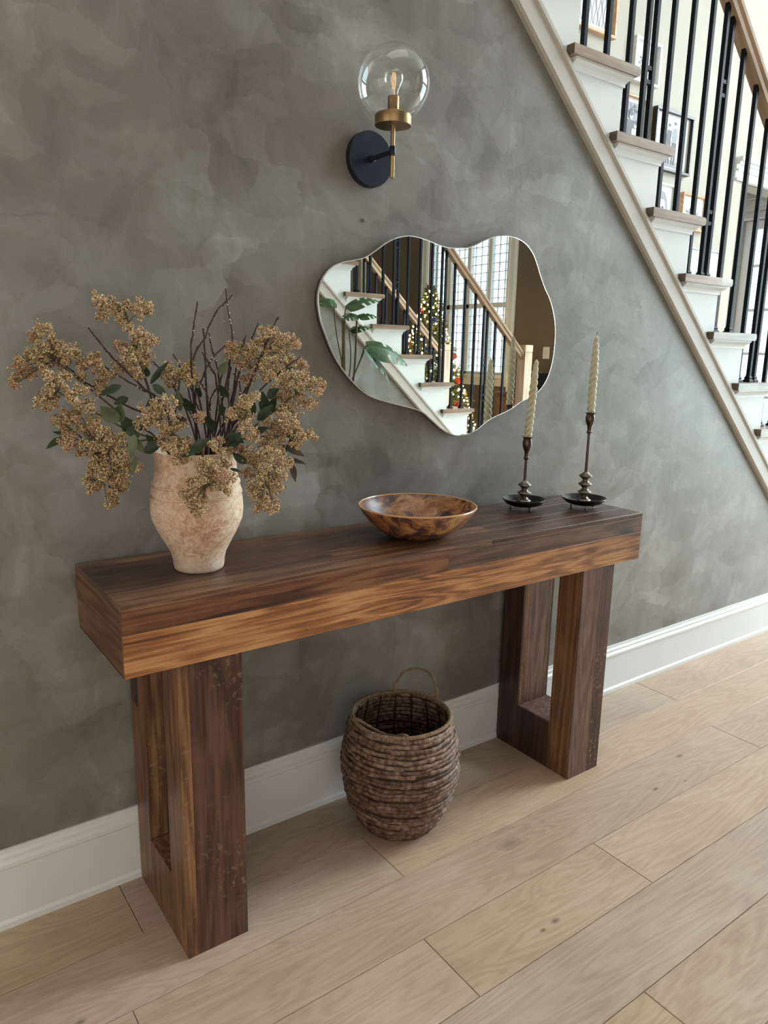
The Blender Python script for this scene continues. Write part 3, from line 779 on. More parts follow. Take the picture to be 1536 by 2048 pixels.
# ============================================================ console table of reclaimed planks
HT = .76; TL = 1.447; YF = -.3134; YB = -.012; TT = .134; ZB = HT - TT
ct = thing('console_table', 'long reclaimed wood console table with slotted slab legs against the grey wall', 'table', (TL / 2, (YF + YB) / 2, 0))
def plank(lo, hi, key, parent, ch=.0005):
    g = .0001
    lo2 = [a + g for a in lo]; hi2 = [a - g for a in hi]
    return box('plank', lo2, hi2, RW[key], parent, ch)
core_m = simple('dark_table_core', (.03, .014, .008), .7)
tt = .012; ft = .006
top = box('tabletop', (ft, YF + ft, ZB + .002), (TL - ft, YB, HT - tt), core_m, ct)
# top surface strips, front to back
for y0, y1, segs in ((YF, YF + .070, ((0, .865, 'top_mid'), (.865, TL, 'top_dark'))),
                     (YF + .070, YF + .118, ((0, .47, 'top_dark'), (.47, .93, 'top_mid'), (.93, TL, 'top_dark'))),
                     (YF + .118, YF + .205, ((0, TL * .55, 'top_dark'), (TL * .55, TL, 'top_dark'))),
                     (YF + .205, YF + .262, ((0, 1.05, 'top_dark'), (1.05, TL, 'top_dark'))),
                     (YF + .262, YB, ((0, .72, 'top_mid'), (.72, TL, 'top_dark')))):
    for a, b, k in segs: plank((a, y0, HT - tt), (b, y1, HT), k, top)
# front: two courses
ZM = .705
for a, b, k in ((0, .731, 'front_dark'), (.731, TL, 'front_grey')): plank((a, YF, ZM), (b, YF + ft, HT - tt), k, top)
for a, b, k in ((0, TL, 'front_light'),): plank((a, YF, ZB), (b, YF + ft, ZM), k, top)
for xa, xb in ((0, ft), (TL - ft, TL)):
    plank((xa, YF + ft, .705), (xb, YB, HT - tt), 'end_mid', top); plank((xa, YF + ft, ZB), (xb, YB, .705), 'end_mid', top)
plank((0, YF + ft, ZB), (TL, YF + .12, ZB + .003), 'front_dark', top); plank((0, YF + .12, ZB), (TL, YB, ZB + .003), 'front_dark', top)
LYF = -.3061; LYB = -.0165; PF = .082; PB = .081; RZ = .144
def leg(x0, x1, spec):
    bm = bmesh.new()
    box_bm(bm, (x0 + ft, LYF + ft, 0), (x1 - ft, LYF + PF - ft, ZB)); box_bm(bm, (x0 + ft, LYB - PB + ft, 0), (x1 - ft, LYB - ft, ZB)); box_bm(bm, (x0 + ft, LYF + PF - ft - .001, 0), (x1 - ft, LYB - PB + ft + .001, RZ - ft))
    L = bm_obj('leg', bm, core_m, ct)
    yf, ym, yn, yb = LYF, LYF + PF, LYB - PB, LYB
    for a, b, k in spec['front']: plank((x0 + (x1 - x0) * a, yf, 0), (x0 + (x1 - x0) * b, yf + ft, ZB), k, L)
    for xa, xb, key in ((x0, x0 + ft, 'left'), (x1 - ft, x1, 'right')):
        for a, b, z0, z1, k in spec[key]: plank((xa, yf + ft + (yb - yf - ft) * a, z0), (xb, yf + ft + (yb - yf - ft) * b, z1), k, L)
    # faces of the opening
    for a, b, k in spec['inner_back']: plank((x0 + ft + (x1 - x0 - 2 * ft) * a, yn, RZ), (x0 + ft + (x1 - x0 - 2 * ft) * b, yn + ft, ZB), k, L)
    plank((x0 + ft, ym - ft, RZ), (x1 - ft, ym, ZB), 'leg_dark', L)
    for a, b, k in spec['sill']: plank((x0 + ft + (x1 - x0 - 2 * ft) * a, ym, RZ - ft), (x0 + ft + (x1 - x0 - 2 * ft) * b, yn, RZ), k, L)
    return L
T_ = LYB - LYF - ft
fa = (PF - ft) / T_; fb = 1 - PB / T_
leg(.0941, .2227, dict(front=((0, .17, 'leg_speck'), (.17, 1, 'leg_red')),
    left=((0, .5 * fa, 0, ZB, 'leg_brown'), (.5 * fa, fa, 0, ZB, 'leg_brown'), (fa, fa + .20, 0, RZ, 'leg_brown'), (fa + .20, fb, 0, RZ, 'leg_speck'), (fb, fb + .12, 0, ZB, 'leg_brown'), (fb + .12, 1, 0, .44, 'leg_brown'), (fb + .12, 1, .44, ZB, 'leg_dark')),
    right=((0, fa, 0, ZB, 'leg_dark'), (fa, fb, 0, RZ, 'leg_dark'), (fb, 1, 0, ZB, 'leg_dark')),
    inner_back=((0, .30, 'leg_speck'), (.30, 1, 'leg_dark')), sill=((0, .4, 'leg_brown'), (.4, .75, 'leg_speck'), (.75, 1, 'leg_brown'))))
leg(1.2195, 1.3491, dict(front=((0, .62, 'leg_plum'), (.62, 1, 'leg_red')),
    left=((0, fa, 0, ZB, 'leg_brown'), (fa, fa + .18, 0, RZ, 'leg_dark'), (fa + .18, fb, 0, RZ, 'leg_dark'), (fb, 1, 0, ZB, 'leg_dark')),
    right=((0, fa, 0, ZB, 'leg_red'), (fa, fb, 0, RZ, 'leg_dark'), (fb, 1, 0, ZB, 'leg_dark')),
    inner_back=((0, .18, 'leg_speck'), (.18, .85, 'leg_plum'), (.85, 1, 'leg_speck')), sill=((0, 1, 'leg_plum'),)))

# ============================================================ vase
VX, VY = .199, -.167
vp = [(.0, 0), (.044, 0), (.0475, .003), (.0490, .008), (.0500, .020), (.0535, .035), (.0625, .053), (.0760, .078), (.0868, .103), (.0893, .122), (.0880, .142), (.0868, .1485), (.0846, .1495), (.0846, .1525), (.0878, .1540), (.0878, .1570), (.0852, .163), (.0840, .1685), (.0818, .1695), (.0818, .1725), (.0846, .1740), (.0842, .1770), (.0812, .182), (.0792, .190), (.0780, .198), (.0775, .212), (.0780, .222), (.0800, .231), (.0815, .2345), (.0800, .237), (.0770, .2365), (.0745, .230), (.0730, .205), (.078, .170), (.083, .13), (.070, .08), (.045, .03), (.0, .022)]
vase = lathe('vase', vp, (VX, VY, HT), M['vase'], None, 96, 42)
tag(vase, 'round-bellied weathered terracotta vase holding dried flowers on the console', 'vase')

# ============================================================ dried flowers
BLOBS = {
 'A': [[52, -123, 1270, 16], [68, -112, 1265, 13], [62, -92, 1246, 13], [81, -126, 1251, 15], [100, -116, 1263, 9], [104, -143, 1256, 8], [122, -133, 1263, 14], [132, -120, 1253, 9], [113, -139, 1243, 6], [91, -113, 1235, 13], [93, -139, 1222, 8]],
 'B': [[103, -165, 1208, 14], [117, -153, 1198, 14], [137, -144, 1200, 9], [71, -143, 1190, 8], [102, -138, 1191, 16], [84, -157, 1174, 18], [112, -151, 1179, 17], [80, -121, 1157, 17], [93, -152, 1153, 18], [118, -145, 1162, 14], [98, -163, 1141, 10]],
 'C': [[-47, -116, 1214, 15], [-59, -94, 1202, 10], [-24, -91, 1196, 12], [-46, -108, 1184, 17], [-29, -98, 1182, 13], [-14, -129, 1179, 14], [2, -118, 1177, 13], [-64, -75, 1171, 12], [-54, -105, 1166, 16], [-28, -98, 1164, 16], [-84, -101, 1159, 11], [-88, -83, 1145, 14], [-90, -65, 1128, 9], [-95, -89, 1119, 7], [-67, -82, 1139, 11], [-52, -114, 1150, 9], [-14, -112, 1164, 11], [17, -107, 1156, 14], [7, -129, 1140, 10], [34, -123, 1171, 11], [26, -145, 1157, 14], [46, -136, 1142, 14], [43, -117, 1123, 14], [34, -140, 1111, 11]],
 'D': [[-58, -176, 1138, 8], [-40, -166, 1132, 9], [-22, -156, 1135, 8], [-56, -169, 1116, 10], [-59, -150, 1101, 11], [-75, -170, 1093, 11], [-51, -162, 1096, 12], [-60, -141, 1085, 8], [-22, -182, 1105, 12], [-6, -171, 1114, 10], [-19, -192, 1097, 9], [-32, -170, 1118, 5]],
 'E': [[-30, -166, 1070, 13], [-40, -145, 1059, 10], [-25, -133, 1048, 13], [-26, -159, 1033, 12], [-33, -139, 1023, 8], [-29, -166, 1018, 10], [-6, -158, 1048, 10], [-5, -141, 1077, 10], [5, -171, 1087, 12], [17, -159, 1058, 15], [16, -184, 1045, 14], [31, -173, 1032, 14], [13, -148, 1037, 12], [-6, -167, 1020, 6], [-9, -149, 1002, 9], [3, -179, 1014, 12], [7, -163, 993, 12], [25, -153, 1003, 14], [28, -180, 1020, 14], [37, -167, 998, 12], [14, -183, 985, 14], [6, -163, 970, 11], [5, -145, 950, 10], [1, -170, 940, 10], [17, -158, 940, 9], [19, -185, 968, 12], [37, -175, 982, 14], [42, -160, 960, 15], [49, -188, 973, 14], [61, -176, 981, 10], [45, -196, 955, 14], [38, -175, 944, 14], [51, -163, 934, 12], [32, -182, 927, 10], [41, -168, 912, 8], [23, -187, 910, 4], [77, -191, 975, 9], [67, -170, 969, 10], [53, -190, 1000, 15], [56, -174, 1026, 16]],
 'F': [[83, -253, 1081, 19], [101, -244, 1064, 19], [85, -220, 1062, 17], [117, -259, 1092, 17], [108, -238, 1087, 17], [106, -263, 1049, 14], [133, -256, 1059, 15], [116, -232, 1030, 15], [122, -260, 1024, 15], [146, -252, 1018, 17], [133, -273, 1001, 12], [170, -271, 1071, 10]],
 'H': [[151, -173, 1148, 18], [175, -165, 1143, 20], [197, -156, 1147, 18], [191, -180, 1131, 16], [166, -153, 1130, 16]],
 'I': [[108, -290, 1021, 8], [122, -279, 1008, 8], [146, -271, 1022, 9], [131, -291, 1015, 6], [135, -275, 997, 7], [114, -293, 997, 5], [101, -270, 1021, 7], [192, -289, 1027, 9], [175, -308, 1021, 7], [195, -299, 1013, 7]],
 'G': [[155, -320, 995, 11], [176, -311, 988, 13], [199, -303, 989, 11], [152, -310, 980, 8], [173, -301, 971, 13], [182, -330, 975, 14], [201, -320, 966, 10], [179, -295, 953, 13], [187, -324, 954, 11], [201, -312, 938, 5], [148, -317, 963, 8], [137, -295, 962, 8], [160, -287, 942, 6], [123, -298, 938, 8], [139, -287, 926, 8], [137, -313, 925, 8], [158, -304, 928, 6], [146, -282, 907, 8], [150, -309, 912, 7], [151, -292, 897, 5]],
 'J': [[324, -230, 1220, 15], [344, -221, 1218, 13], [328, -197, 1205, 14], [352, -233, 1210, 14], [379, -226, 1208, 12], [378, -252, 1199, 9], [267, -191, 1195, 14], [286, -181, 1188, 14], [263, -198, 1177, 13], [295, -193, 1175, 16], [305, -223, 1187, 17], [337, -218, 1192, 19], [366, -212, 1188, 16], [279, -204, 1160, 14], [311, -199, 1164, 19], [325, -231, 1165, 20], [358, -226, 1161, 19], [382, -219, 1170, 12], [316, -219, 1143, 19], [298, -194, 1131, 12]],
 'K': [[326, -253, 1137, 19], [361, -249, 1144, 18], [392, -244, 1162, 10], [382, -266, 1144, 11], [362, -241, 1117, 21], [374, -271, 1122, 18], [403, -266, 1124, 14], [428, -259, 1124, 10], [407, -276, 1111, 9], [373, -245, 1094, 21], [382, -275, 1087, 14], [405, -267, 1086, 8], [351, -228, 1098, 12], [344, -251, 1077, 18], [368, -244, 1067, 18], [344, -260, 1055, 23], [326, -235, 1047, 18]],
 'L': [[239, -315, 1099, 13], [258, -305, 1103, 11], [241, -282, 1080, 15], [216, -297, 1074, 12], [249, -293, 1070, 12], [235, -313, 1056, 13], [249, -302, 1044, 12], [266, -291, 1033, 9]],
 'M': [[323, -284, 1062, 17], [353, -278, 1053, 13], [367, -267, 1038, 11], [335, -280, 1035, 17], [322, -257, 1034, 17], [359, -298, 1027, 11], [379, -289, 1030, 9], [398, -279, 1023, 5], [352, -287, 1013, 9], [307, -252, 1013, 15], [314, -280, 1014, 17], [331, -270, 995, 13]],
 'N': [[282, -310, 1001, 18], [259, -284, 1000, 15], [249, -263, 1007, 9], [245, -287, 988, 10], [272, -281, 982, 13], [276, -308, 978, 18], [305, -303, 979, 18], [332, -296, 976, 11], [312, -314, 957, 13], [258, -275, 960, 13], [264, -304, 956, 18], [295, -298, 949, 18], [268, -271, 936, 13], [278, -300, 931, 18], [309, -295, 932, 15], [257, -301, 925, 11], [277, -292, 910, 15], [305, -285, 910, 11], [265, -295, 897, 7], [295, -290, 891, 9], [294, -315, 898, 5], [226, -271, 1006, 7]],
}
LEAVES = [[65, -165, 1121, 27, -161, 1103, 15], [115, -174, 1123, 144, -196, 1165, 15], [112, -173, 1136, 106, -181, 1154, 11], [116, -185, 1122, 136, -203, 1104, 15], [38, -229, 1062, 10, -229, 1090, 27], [41, -220, 1061, 44, -232, 1094, 23], [83, -172, 1033, 59, -173, 1067, 26], [56, -258, 1043, 45, -264, 1002, 16], [70, -253, 1010, 54, -257, 1043, 18], [57, -258, 1004, 46, -265, 974, 10], [84, -215, 1005, 114, -238, 1028, 21], [108, -160, 1039, 94, -166, 1061, 27], [159, -202, 1075, 152, -210, 1116, 15], [189, -181, 1072, 174, -186, 1098, 18], [143, -292, 1011, 166, -312, 1035, 23], [221, -269, 1003, 241, -288, 1046, 17], [297, -278, 1068, 285, -284, 1114, 22], [302, -269, 1101, 319, -286, 1118, 23], [272, -289, 1061, 295, -309, 1091, 19], [264, -286, 1069, 261, -296, 1103, 13], [260, -285, 1036, 287, -306, 1049, 17], [310, -261, 1074, 319, -276, 1101, 19], [356, -237, 1004, 388, -260, 983, 15], [361, -239, 977, 391, -261, 967, 12], [369, -242, 967, 371, -253, 932, 13], [343, -253, 1011, 340, -262, 977, 16], [344, -242, 1037, 368, -263, 1011, 22], [208, -307, 979, 222, -323, 973, 7], [291, -189, 1191, 294, -202, 1215, 6], [337, -229, 1137, 367, -252, 1157, 10], [233, -210, 1141, 245, -225, 1166, 16], [-24, -86, 1024, -52, -86, 1004, 13], [-17, -89, 1030, -40, -91, 1035, 7], [81, -149, 1098, 55, -150, 1086, 18], [133, -170, 1098, 106, -170, 1082, 18], [223, -205, 1038, 204, -209, 1065, 18], [209, -178, 1097, 198, -185, 1131, 12], [61, -206, 1050, 75, -222, 1033, 21], [169, -206, 1049, 147, -208, 1067, 17], [252, -206, 1098, 233, -209, 1124, 16], [116, -206, 1010, 92, -208, 1036, 22], [150, -295, 1018, 124, -296, 1004, 15], [235, -232, 1066, 220, -237, 1088, 17], [254, -261, 1076, 266, -276, 1102, 16], [222, -270, 1036, 244, -289, 1021, 19], [243, -299, 984, 216, -300, 1007, 17]]
TWIGS = [[[206, -186, 1273], [198, -183, 1227], [192, -180, 1163], [204, -185, 1065]], [[279, -183, 1289], [249, -171, 1257], [228, -162, 1209], [206, -154, 1154], [221, -160, 1056]], [[261, -188, 1299], [265, -190, 1255], [270, -192, 1210], [257, -187, 1120], [243, -181, 1052]], [[216, -183, 1224], [217, -184, 1194], [218, -184, 1131], [226, -187, 1054]], [[237, -160, 1217], [243, -162, 1181], [252, -166, 1134], [246, -163, 1051]], [[318, -204, 1237], [301, -198, 1191], [276, -188, 1119], [253, -179, 1040]], [[349, -230, 1250], [339, -225, 1229], [304, -212, 1143], [261, -195, 1042]], [[382, -255, 1176], [334, -237, 1137], [290, -219, 1088], [256, -206, 1043]], [[173, -141, 1177], [197, -150, 1123], [215, -157, 1069], [227, -162, 1040]], [[218, -171, 1182], [233, -177, 1150], [241, -180, 1124], [237, -179, 1052]], [[253, -198, 1196], [227, -188, 1166], [208, -180, 1124], [199, -177, 1102], [212, -182, 1042]], [[290, -180, 1182], [257, -167, 1134], [234, -158, 1051]], [[269, -185, 1155], [263, -183, 1108], [258, -181, 1047]], [[278, -201, 1151], [271, -199, 1109], [245, -188, 1042]], [[264, -209, 1143], [274, -213, 1107], [256, -206, 1045]], [[195, -149, 1119], [201, -152, 1078], [221, -159, 1038]], [[164, -150, 1119], [187, -159, 1084], [210, -168, 1039]], [[297, -216, 1129], [268, -204, 1080], [240, -193, 1040]], [[302, -185, 1119], [289, -180, 1087], [262, -170, 1037]], [[251, -178, 1126], [230, -170, 1083], [233, -171, 1043]], [[208, -174, 1126], [222, -179, 1098], [224, -180, 1044]], [[120, -152, 1175], [166, -170, 1107], [195, -182, 1045]], [[284, -184, 1166], [277, -182, 1124], [262, -176, 1042]], [[24, -130, 1221], [39, -136, 1198], [59, -144, 1170], [102, -161, 1120], [138, -175, 1082], [168, -187, 1047]], [[37, -142, 1158], [63, -152, 1139], [100, -167, 1114], [129, -178, 1091], [166, -193, 1043]], [[-11, -97, 1154], [13, -107, 1129], [37, -116, 1112], [86, -135, 1080], [124, -150, 1059], [174, -170, 1034]]]
MIRROR_OUTLINE = [[558, 1291], [559, 1319], [572, 1351], [595, 1375], [624, 1388], [654, 1395], [684, 1403], [709, 1417], [740, 1438], [771, 1454], [809, 1464], [842, 1464], [876, 1459], [911, 1452], [946, 1449], [983, 1452], [1007, 1455], [1038, 1466], [1075, 1482], [1106, 1492], [1146, 1497], [1180, 1495], [1215, 1485], [1245, 1464], [1265, 1437], [1283, 1405], [1304, 1373], [1330, 1340], [1349, 1301], [1358, 1266], [1361, 1216], [1355, 1164], [1340, 1123], [1316, 1092], [1280, 1069], [1237, 1055], [1189, 1032], [1134, 1015], [1100, 1001], [1074, 985], [1042, 972], [1010, 968], [980, 971], [945, 986], [907, 1012], [876, 1034], [846, 1045], [800, 1055], [749, 1067], [711, 1078], [679, 1096], [652, 1118], [627, 1143], [601, 1178], [582, 1216], [565, 1256]]

ROOT = Vector((VX, VY, HT + .05)); MOUTH = Vector((VX, VY, HT + .232))
def spray(nm, label, bl, lead=0):
    """one cut branch: woody stem with side stems, beaded flower heads"""
    B = np.array(bl, float) / 1000; B[:, 3] *= 1.14
    t = thing('dried_flower_branch', label, 'dried flowers', (VX, VY, HT + .05), 'dried flower branches in the vase')
    cen = Vector(B[:, :3].mean(0))
    out = Vector((cen.x - VX, cen.y - VY, 0)); out = out.normalized() if out.length > 1e-4 else Vector((0, -1, 0))
    m = MOUTH + out * .050
    r = random.Random(nm)
    up = max(cen.z, m.z + .03)
    hub = m.lerp(cen, .45); hub.z = max(hub.z, m.z + .03)
    if cen.z < m.z + .02: hub = MOUTH + out * .085 + Vector((0, 0, .03))
    main = smooth_path([ROOT + Vector((r.uniform(-.02, .02), r.uniform(-.02, .02), 0)), m, hub, cen], 5)
    V, F = tube_geo(main, [.0024] * 6 + [.0018] * (len(main) - 6), 6)
    # side stems to every head
    for q in B:
        c = Vector(q[:3]); k = min(main[6:], key=lambda p: (p - c).length + (0.03 if p.z > c.z + .05 else 0))
        mid = k.lerp(c, .5) + Vector((0, 0, .006)); tube_geo(smooth_path([k, mid, c], 3), .0008, 4, V, F)
    mesh_obj('stem', V, F, M['stem'], t, True)
    # beads in little knots on the shell of each head
    P = []; R = []; MI = []
    for hx, hy, hz, hr in B:
        nk = int(8 + hr / .00115)
        kk = rng.normal(size=(nk, 3)); kk /= np.linalg.norm(kk, axis=1)[:, None]; kk *= (hr * rng.uniform(.30, 1.02, nk))[:, None]
        tone = rng.random()
        for kc in kk:
            nb_ = rng.integers(11, 18); d = rng.normal(size=(nb_, 3)); d /= np.linalg.norm(d, axis=1)[:, None]
            p = kc + d * (rng.uniform(.0030, .0052)); p += np.array([hx, hy, hz]); p[:, 1] = np.minimum(p[:, 1], -.006)
            P.append(p); R.append(rng.uniform(.0012, .0021, nb_))
            w = [.38, .26, .20, .08, .08] if tone > .25 else [.30, .15, .15, .32, .08]
            MI.append(rng.choice(5, size=nb_, p=w))
    P = np.concatenate(P); R = np.concatenate(R); MI = np.concatenate(MI)
    d = P - np.array([VX, VY, 0]); rr = np.hypot(d[:, 0], d[:, 1]); bad = (P[:, 2] < HT + .236) & (rr < .093)
    P[bad, 0] = VX + d[bad, 0] / rr[bad] * .095; P[bad, 1] = VY + d[bad, 1] / rr[bad] * .095
    h = blobs('flower_heads', P, R, None, t, mats=M['seed'], mi=MI, smooth=False, octa=True); h['kind'] = 'stuff'
    return t
SL = {'A': 'dried flower branch rising highest at the upper left, its tip bent over', 'B': 'dense dried flower branch just below the highest upper-left one', 'C': 'dried flower branch reaching farthest left towards the photo edge',
      'D': 'sparse small dried flower branch under the far left one', 'E': 'large drooping dried flower branch at lower left beside the vase', 'F': 'short reddish dried flower branch above the left rim of the vase',
      'H': 'small dried flower branch behind the dark twigs, left of centre', 'I': 'small dried flower branch lying on the front rim of the vase', 'G': 'straw-coloured dried flower branch hanging down the front of the vase',
      'J': 'tall dried flower branch at upper right between the twigs', 'K': 'dried flower branch reaching farthest right towards the mirror', 'L': 'small forked dried flower branch right of the dark twigs near the centre',
      'M': 'bushy dried flower branch at middle right above the drooping one', 'N': 'large pinkish dried flower branch drooping low right of the vase'}
SPR = {k: spray(k, SL[k], BLOBS[k]) for k in BLOBS}

def leaf(name, a, b, w, m, parent, curl=.25, seed=0):
    r = random.Random(seed); a = Vector(a); b = Vector(b); d = b - a; L = d.length; d.normalize()
    view = Vector((-.55, -.8, .12)).normalized() + Vector((r.uniform(-.5, .5), r.uniform(-.3, .3), r.uniform(-.3, .6)))
    s = d.cross(view).normalized(); n = s.cross(d).normalized()
    n_ = 9; V = []; F = []
    for i in range(n_ + 1):
        t = i / n_; ww = w * .5 * (math.sin(PI * t ** .75) ** .85) if 0 < i < n_ else .0006
        c = a + d * (L * t) + n * (-curl * L * (t - .5) ** 2 + curl * L * .25) * .6
        fold = .28 * ww
        for q, e in ((-1, 0), (-.5, .5), (0, 1), (.5, .5), (1, 0)):
            wav = .10 * ww * math.sin(t * 17 + q * 3 + seed)
            V.append(c + s * (ww * q) - n * (fold * e) + n * wav)
    for i in range(n_):
        for k in range(4): p = i * 5 + k; F.append((p, p + 1, p + 6, p + 5))
    return mesh_obj(name, V, F, m, parent, True)
# leaves grow on the nearest flower branch
cen = {k: Vector((sum(q[0] for q in v) / len(v), sum(q[1] for q in v) / len(v), sum(q[2] for q in v) / len(v))) / 1000 for k, v in BLOBS.items()}
for i, q in enumerate(LEAVES):
    a = Vector(q[0:3]) / 1000; b = Vector(q[3:6]) / 1000
    b.y = min(b.y, -.02)
    k = min(cen, key=lambda k: (cen[k] - a).length)
    mm = M['leaf_pale'] if i in (4, 5, 7, 8, 9, 12, 30) else (M['leaf_brown'] if i in (22, 23, 24, 28, 11, 38) else M['leaf_dark'])
    leaf('leaf', a, b, q[6] / 1000 * 1.0, mm, SPR[k], seed=i)
# bare dark twigs with tiny white buds
TWL = ['straight twig standing alone left of centre in the vase', 'longest twig curving right, its tip crossing another near the top', 'tallest straight twig crossing the curved one at the top', 'short upright twig left of the tall crossing pair', 'thin twig leaning slightly left in the middle of the bunch', 'twig leaning right above the dried flowers', 'twig poking out above the tall right flower branch', 'twig leaning far right in front of the right flowers', 'twig leaning left in front of the small back flower branch', 'short twig leaning left in the middle of the bunch', 'crooked twig bent to the right behind the middle twigs', 'dark red twig curving right at the centre',
       None, None, None, None, None, None, None, None, None, None, None, 'long twig leaning far left between the upper left flowers', 'twig leaning left under the upper left flowers', 'lowest long twig leaning left under the far left flowers']
for i, tw in enumerate(TWIGS):
    pts = [Vector(p) / 1000 for p in tw]
    for p in pts: p.y = min(p.y, -.02)
    lab = TWL[i] if i < len(TWL) else None
    t = thing('twig', lab or 'short dark twig deep in the middle of the bunch', 'twig', (VX, VY, HT + .05), 'bare dark twigs in the vase' if lab else 'short twigs deep in the bunch')
    r = random.Random(i)
    end = ROOT + Vector((r.uniform(-.035, .035), r.uniform(-.035, .035), -.01))
    mouth = MOUTH + Vector((r.uniform(-.035, .035), r.uniform(-.035, .035), .0))
    mouth.x = max(VX - .055, min(VX + .055, pts[-1].x)); mouth.y = VY + r.uniform(-.03, .03)
    P = smooth_path(pts[:-1] + [mouth, end], 6)
    P = [p + Vector((r.uniform(-1, 1), r.uniform(-1, 1), r.uniform(-1, 1))) * .0007 for p in P]
    n = len(P); tube_r = [.0010 + .0013 * (k / n) + (.0005 if k % 3 == 0 else 0) for k in range(n)]
    V, F = tube_geo(P, tube_r, 6); mesh_obj('bark', V, F, M['twig'], t, True)
    pb = [P[k] + Vector((r.uniform(-1, 1), -1, r.uniform(-1, 1))).normalized() * .0018 for k in range(2, n - 10) if r.random() < .32]
    pd = [P[k] + Vector((r.uniform(-1, 1), r.uniform(-1, 0), r.uniform(-1, 1))).normalized() * .0016 for k in range(1, n - 8)]
    V, F = [], []
    if pd: blobs('leaf_bud', pd, [.0016] * len(pd), M['twig'], t)['kind'] = 'stuff'
    if pb and i % 2 == 0: blobs('white_bud', pb[:5], [.0015] * len(pb[:5]), M['bud'], t)['kind'] = 'stuff'

# ============================================================ bowl
bx, by = .734, -.190
bp = [(.0, 0), (.046, 0), (.060, .0025), (.078, .0095), (.098, .0225), (.116, .040), (.130, .057), (.1395, .0715), (.1402, .0742), (.1388, .0757), (.1368, .0747), (.126, .058), (.110, .040), (.090, .024), (.066, .0125), (.040, .008), (.0, .0075)]
bowl = lathe('bowl', bp, (bx, by, HT), M['bowl'], None, 96, 60)
tag(bowl, 'shallow round marbled amber bowl in the middle of the console', 'bowl')
rr_ = [(bx + .1388 * math.cos(a), by + .1388 * math.sin(a), HT + .0752) for a in np.linspace(0, 2 * PI, 97)[:-1]]
tube('rim', rr_, .0022, M['bowl_rim'], bowl, 6, True)

# ============================================================ candlesticks and twisted candles
def twist_candle(x, y, z0, z1, r0, r1, lean, label, seed):
    t = thing('twisted_candle', label, 'candle', (x, y, z0), 'twisted taper candles')
    H_ = z1 - z0; V = []; F = []; N = 170; K = 30
    for i in range(N + 1):
        u = i / N; z = z0 + H_ * u
        K = 30
        taper = r0 + (r1 - r0) * max(0, (u - .55) / .45) ** 1.6
        if u > .965: taper *= max(.25, 1 - (u - .965) / .035 * .75)
        if u < .03: fl = u / .03
        else: fl = 1
        ph = 2 * PI * (z - z0) / .054
        lx, ly = lean[0] * H_ * u, lean[1] * H_ * u
        for k in range(K):
            a = 2 * PI * k / K
            # two strands wound round each other
            th_ = ((a - ph + PI / 3) % (2 * PI / 3)) - PI / 3; rad = taper * 1.04 * ((1 - fl) * .9 + fl * (.50 * math.cos(th_) + math.sqrt(.27 - .25 * math.sin(th_) ** 2)))
            ox = 0
            V.append((x + lx + rad * math.cos(a) + ox * .3, y + ly + rad * math.sin(a), z))
    for i in range(N):
        for k in range(K): a = i * K + k; b = i * K + (k + 1) % K; F.append((a, b, b + K, a + K))
    F.append(tuple(range(K))[::-1]); F.append(tuple(N * K + k for k in range(K)))
    auto_smooth(mesh_obj('wax_taper', V, F, M['wax'], t), 70)
    tipx, tipy = x + lean[0] * H_, y + lean[1] * H_
    tube('wick', smooth_path([(tipx, tipy, z1 - .002), (tipx + .0003, tipy, z1 + .004), (tipx + .002, tipy, z1 + .009)], 3), .0006, M['wick'], t, 5)
    return t
def candlestick(x, y, rd, nring, zr, z_rod0, z_cup0, z_cup1, label, fa0):
    t = thing('candlestick', label, 'candlestick', (x, y, HT), 'dark bronze candlesticks')
    dish = [(.0, .0115), (.022, .0115), (.036, .0125), (.050, .0175), (rd * .97, .0275), (rd, .0300), (rd * .985, .0318), (rd * .94, .0300), (.046, .0205), (.030, .0165), (.0, .0160)]
    lathe('dish', dish, (x, y, HT), M['bronze_black'], t, 64, 60)
    for k in range(3):
        a = fa0 + 2 * PI * k / 3; px, py = x + .036 * math.cos(a), y + .036 * math.sin(a)
        lathe('foot', [(.0, 0), (.0022, .0004), (.0036, .0026), (.0036, .0046), (.0022, .0068), (.0014, .009), (.0014, .0128), (.0, .0128)], (px, py, HT), M['bronze_ring'], t, 16, 60)
    zz = [HT + .016] + zr
    pr = [(.0, HT + .0155), (.010, HT + .0155)]
    for i, z in enumerate(zr):
        R_ = .0198 - .0004 * i
        if i == 0: pr += [(.013, z - .010), (.0195, z - .002), (.0198, z), (.0175, z + .002), (.0160, z + .0035), (.0135, z + .0045), (.0115, z + .0065), (.0085, z + .0095)]
        else: pr += [(.0085, z - .0095), (.012, z - .0060), (.0160, z - .0030), (R_, z - .0006), (R_, z + .0006), (.0178, z + .0022), (.0160, z + .0030), (.0150, z + .0045), (.0120, z + .0055), (.0110, z + .0070), (.0085, z + .0090)]
    pr += [(.0052, zr[-1] + .0120), (.0, zr[-1] + .0120)]
    lathe('ringed_base', [(r_, z_ - HT) for r_, z_ in pr], (x, y, HT), M['bronze_ring'], t, 40, 25)
    lathe('rod', [(.0044, 0), (.0040, z_cup0 - z_rod0)], (x, y, z_rod0), M['bronze'], t, 20)
    h = z_cup1 - z_cup0
    cup = [(.0, 0), (.0055, 0), (.0075, .004), (.0075, .0065), (.0058, .009), (.0060, .018), (.0072, .024), (.0100, .030), (.0125, .038), (.0132, .046), (.0122, .053), (.0108, .058), (.0125, .0615), (.0165, .0635), (.0165, .0645), (.0110, .0640), (.0106, .060), (.0106, .050), (.0, .050)]
    k = h / .0645; lathe('candle_cup', [(r_, z_ * k) for r_, z_ in cup], (x, y, z_cup0), M['bronze'], t, 40, 30)
    return t
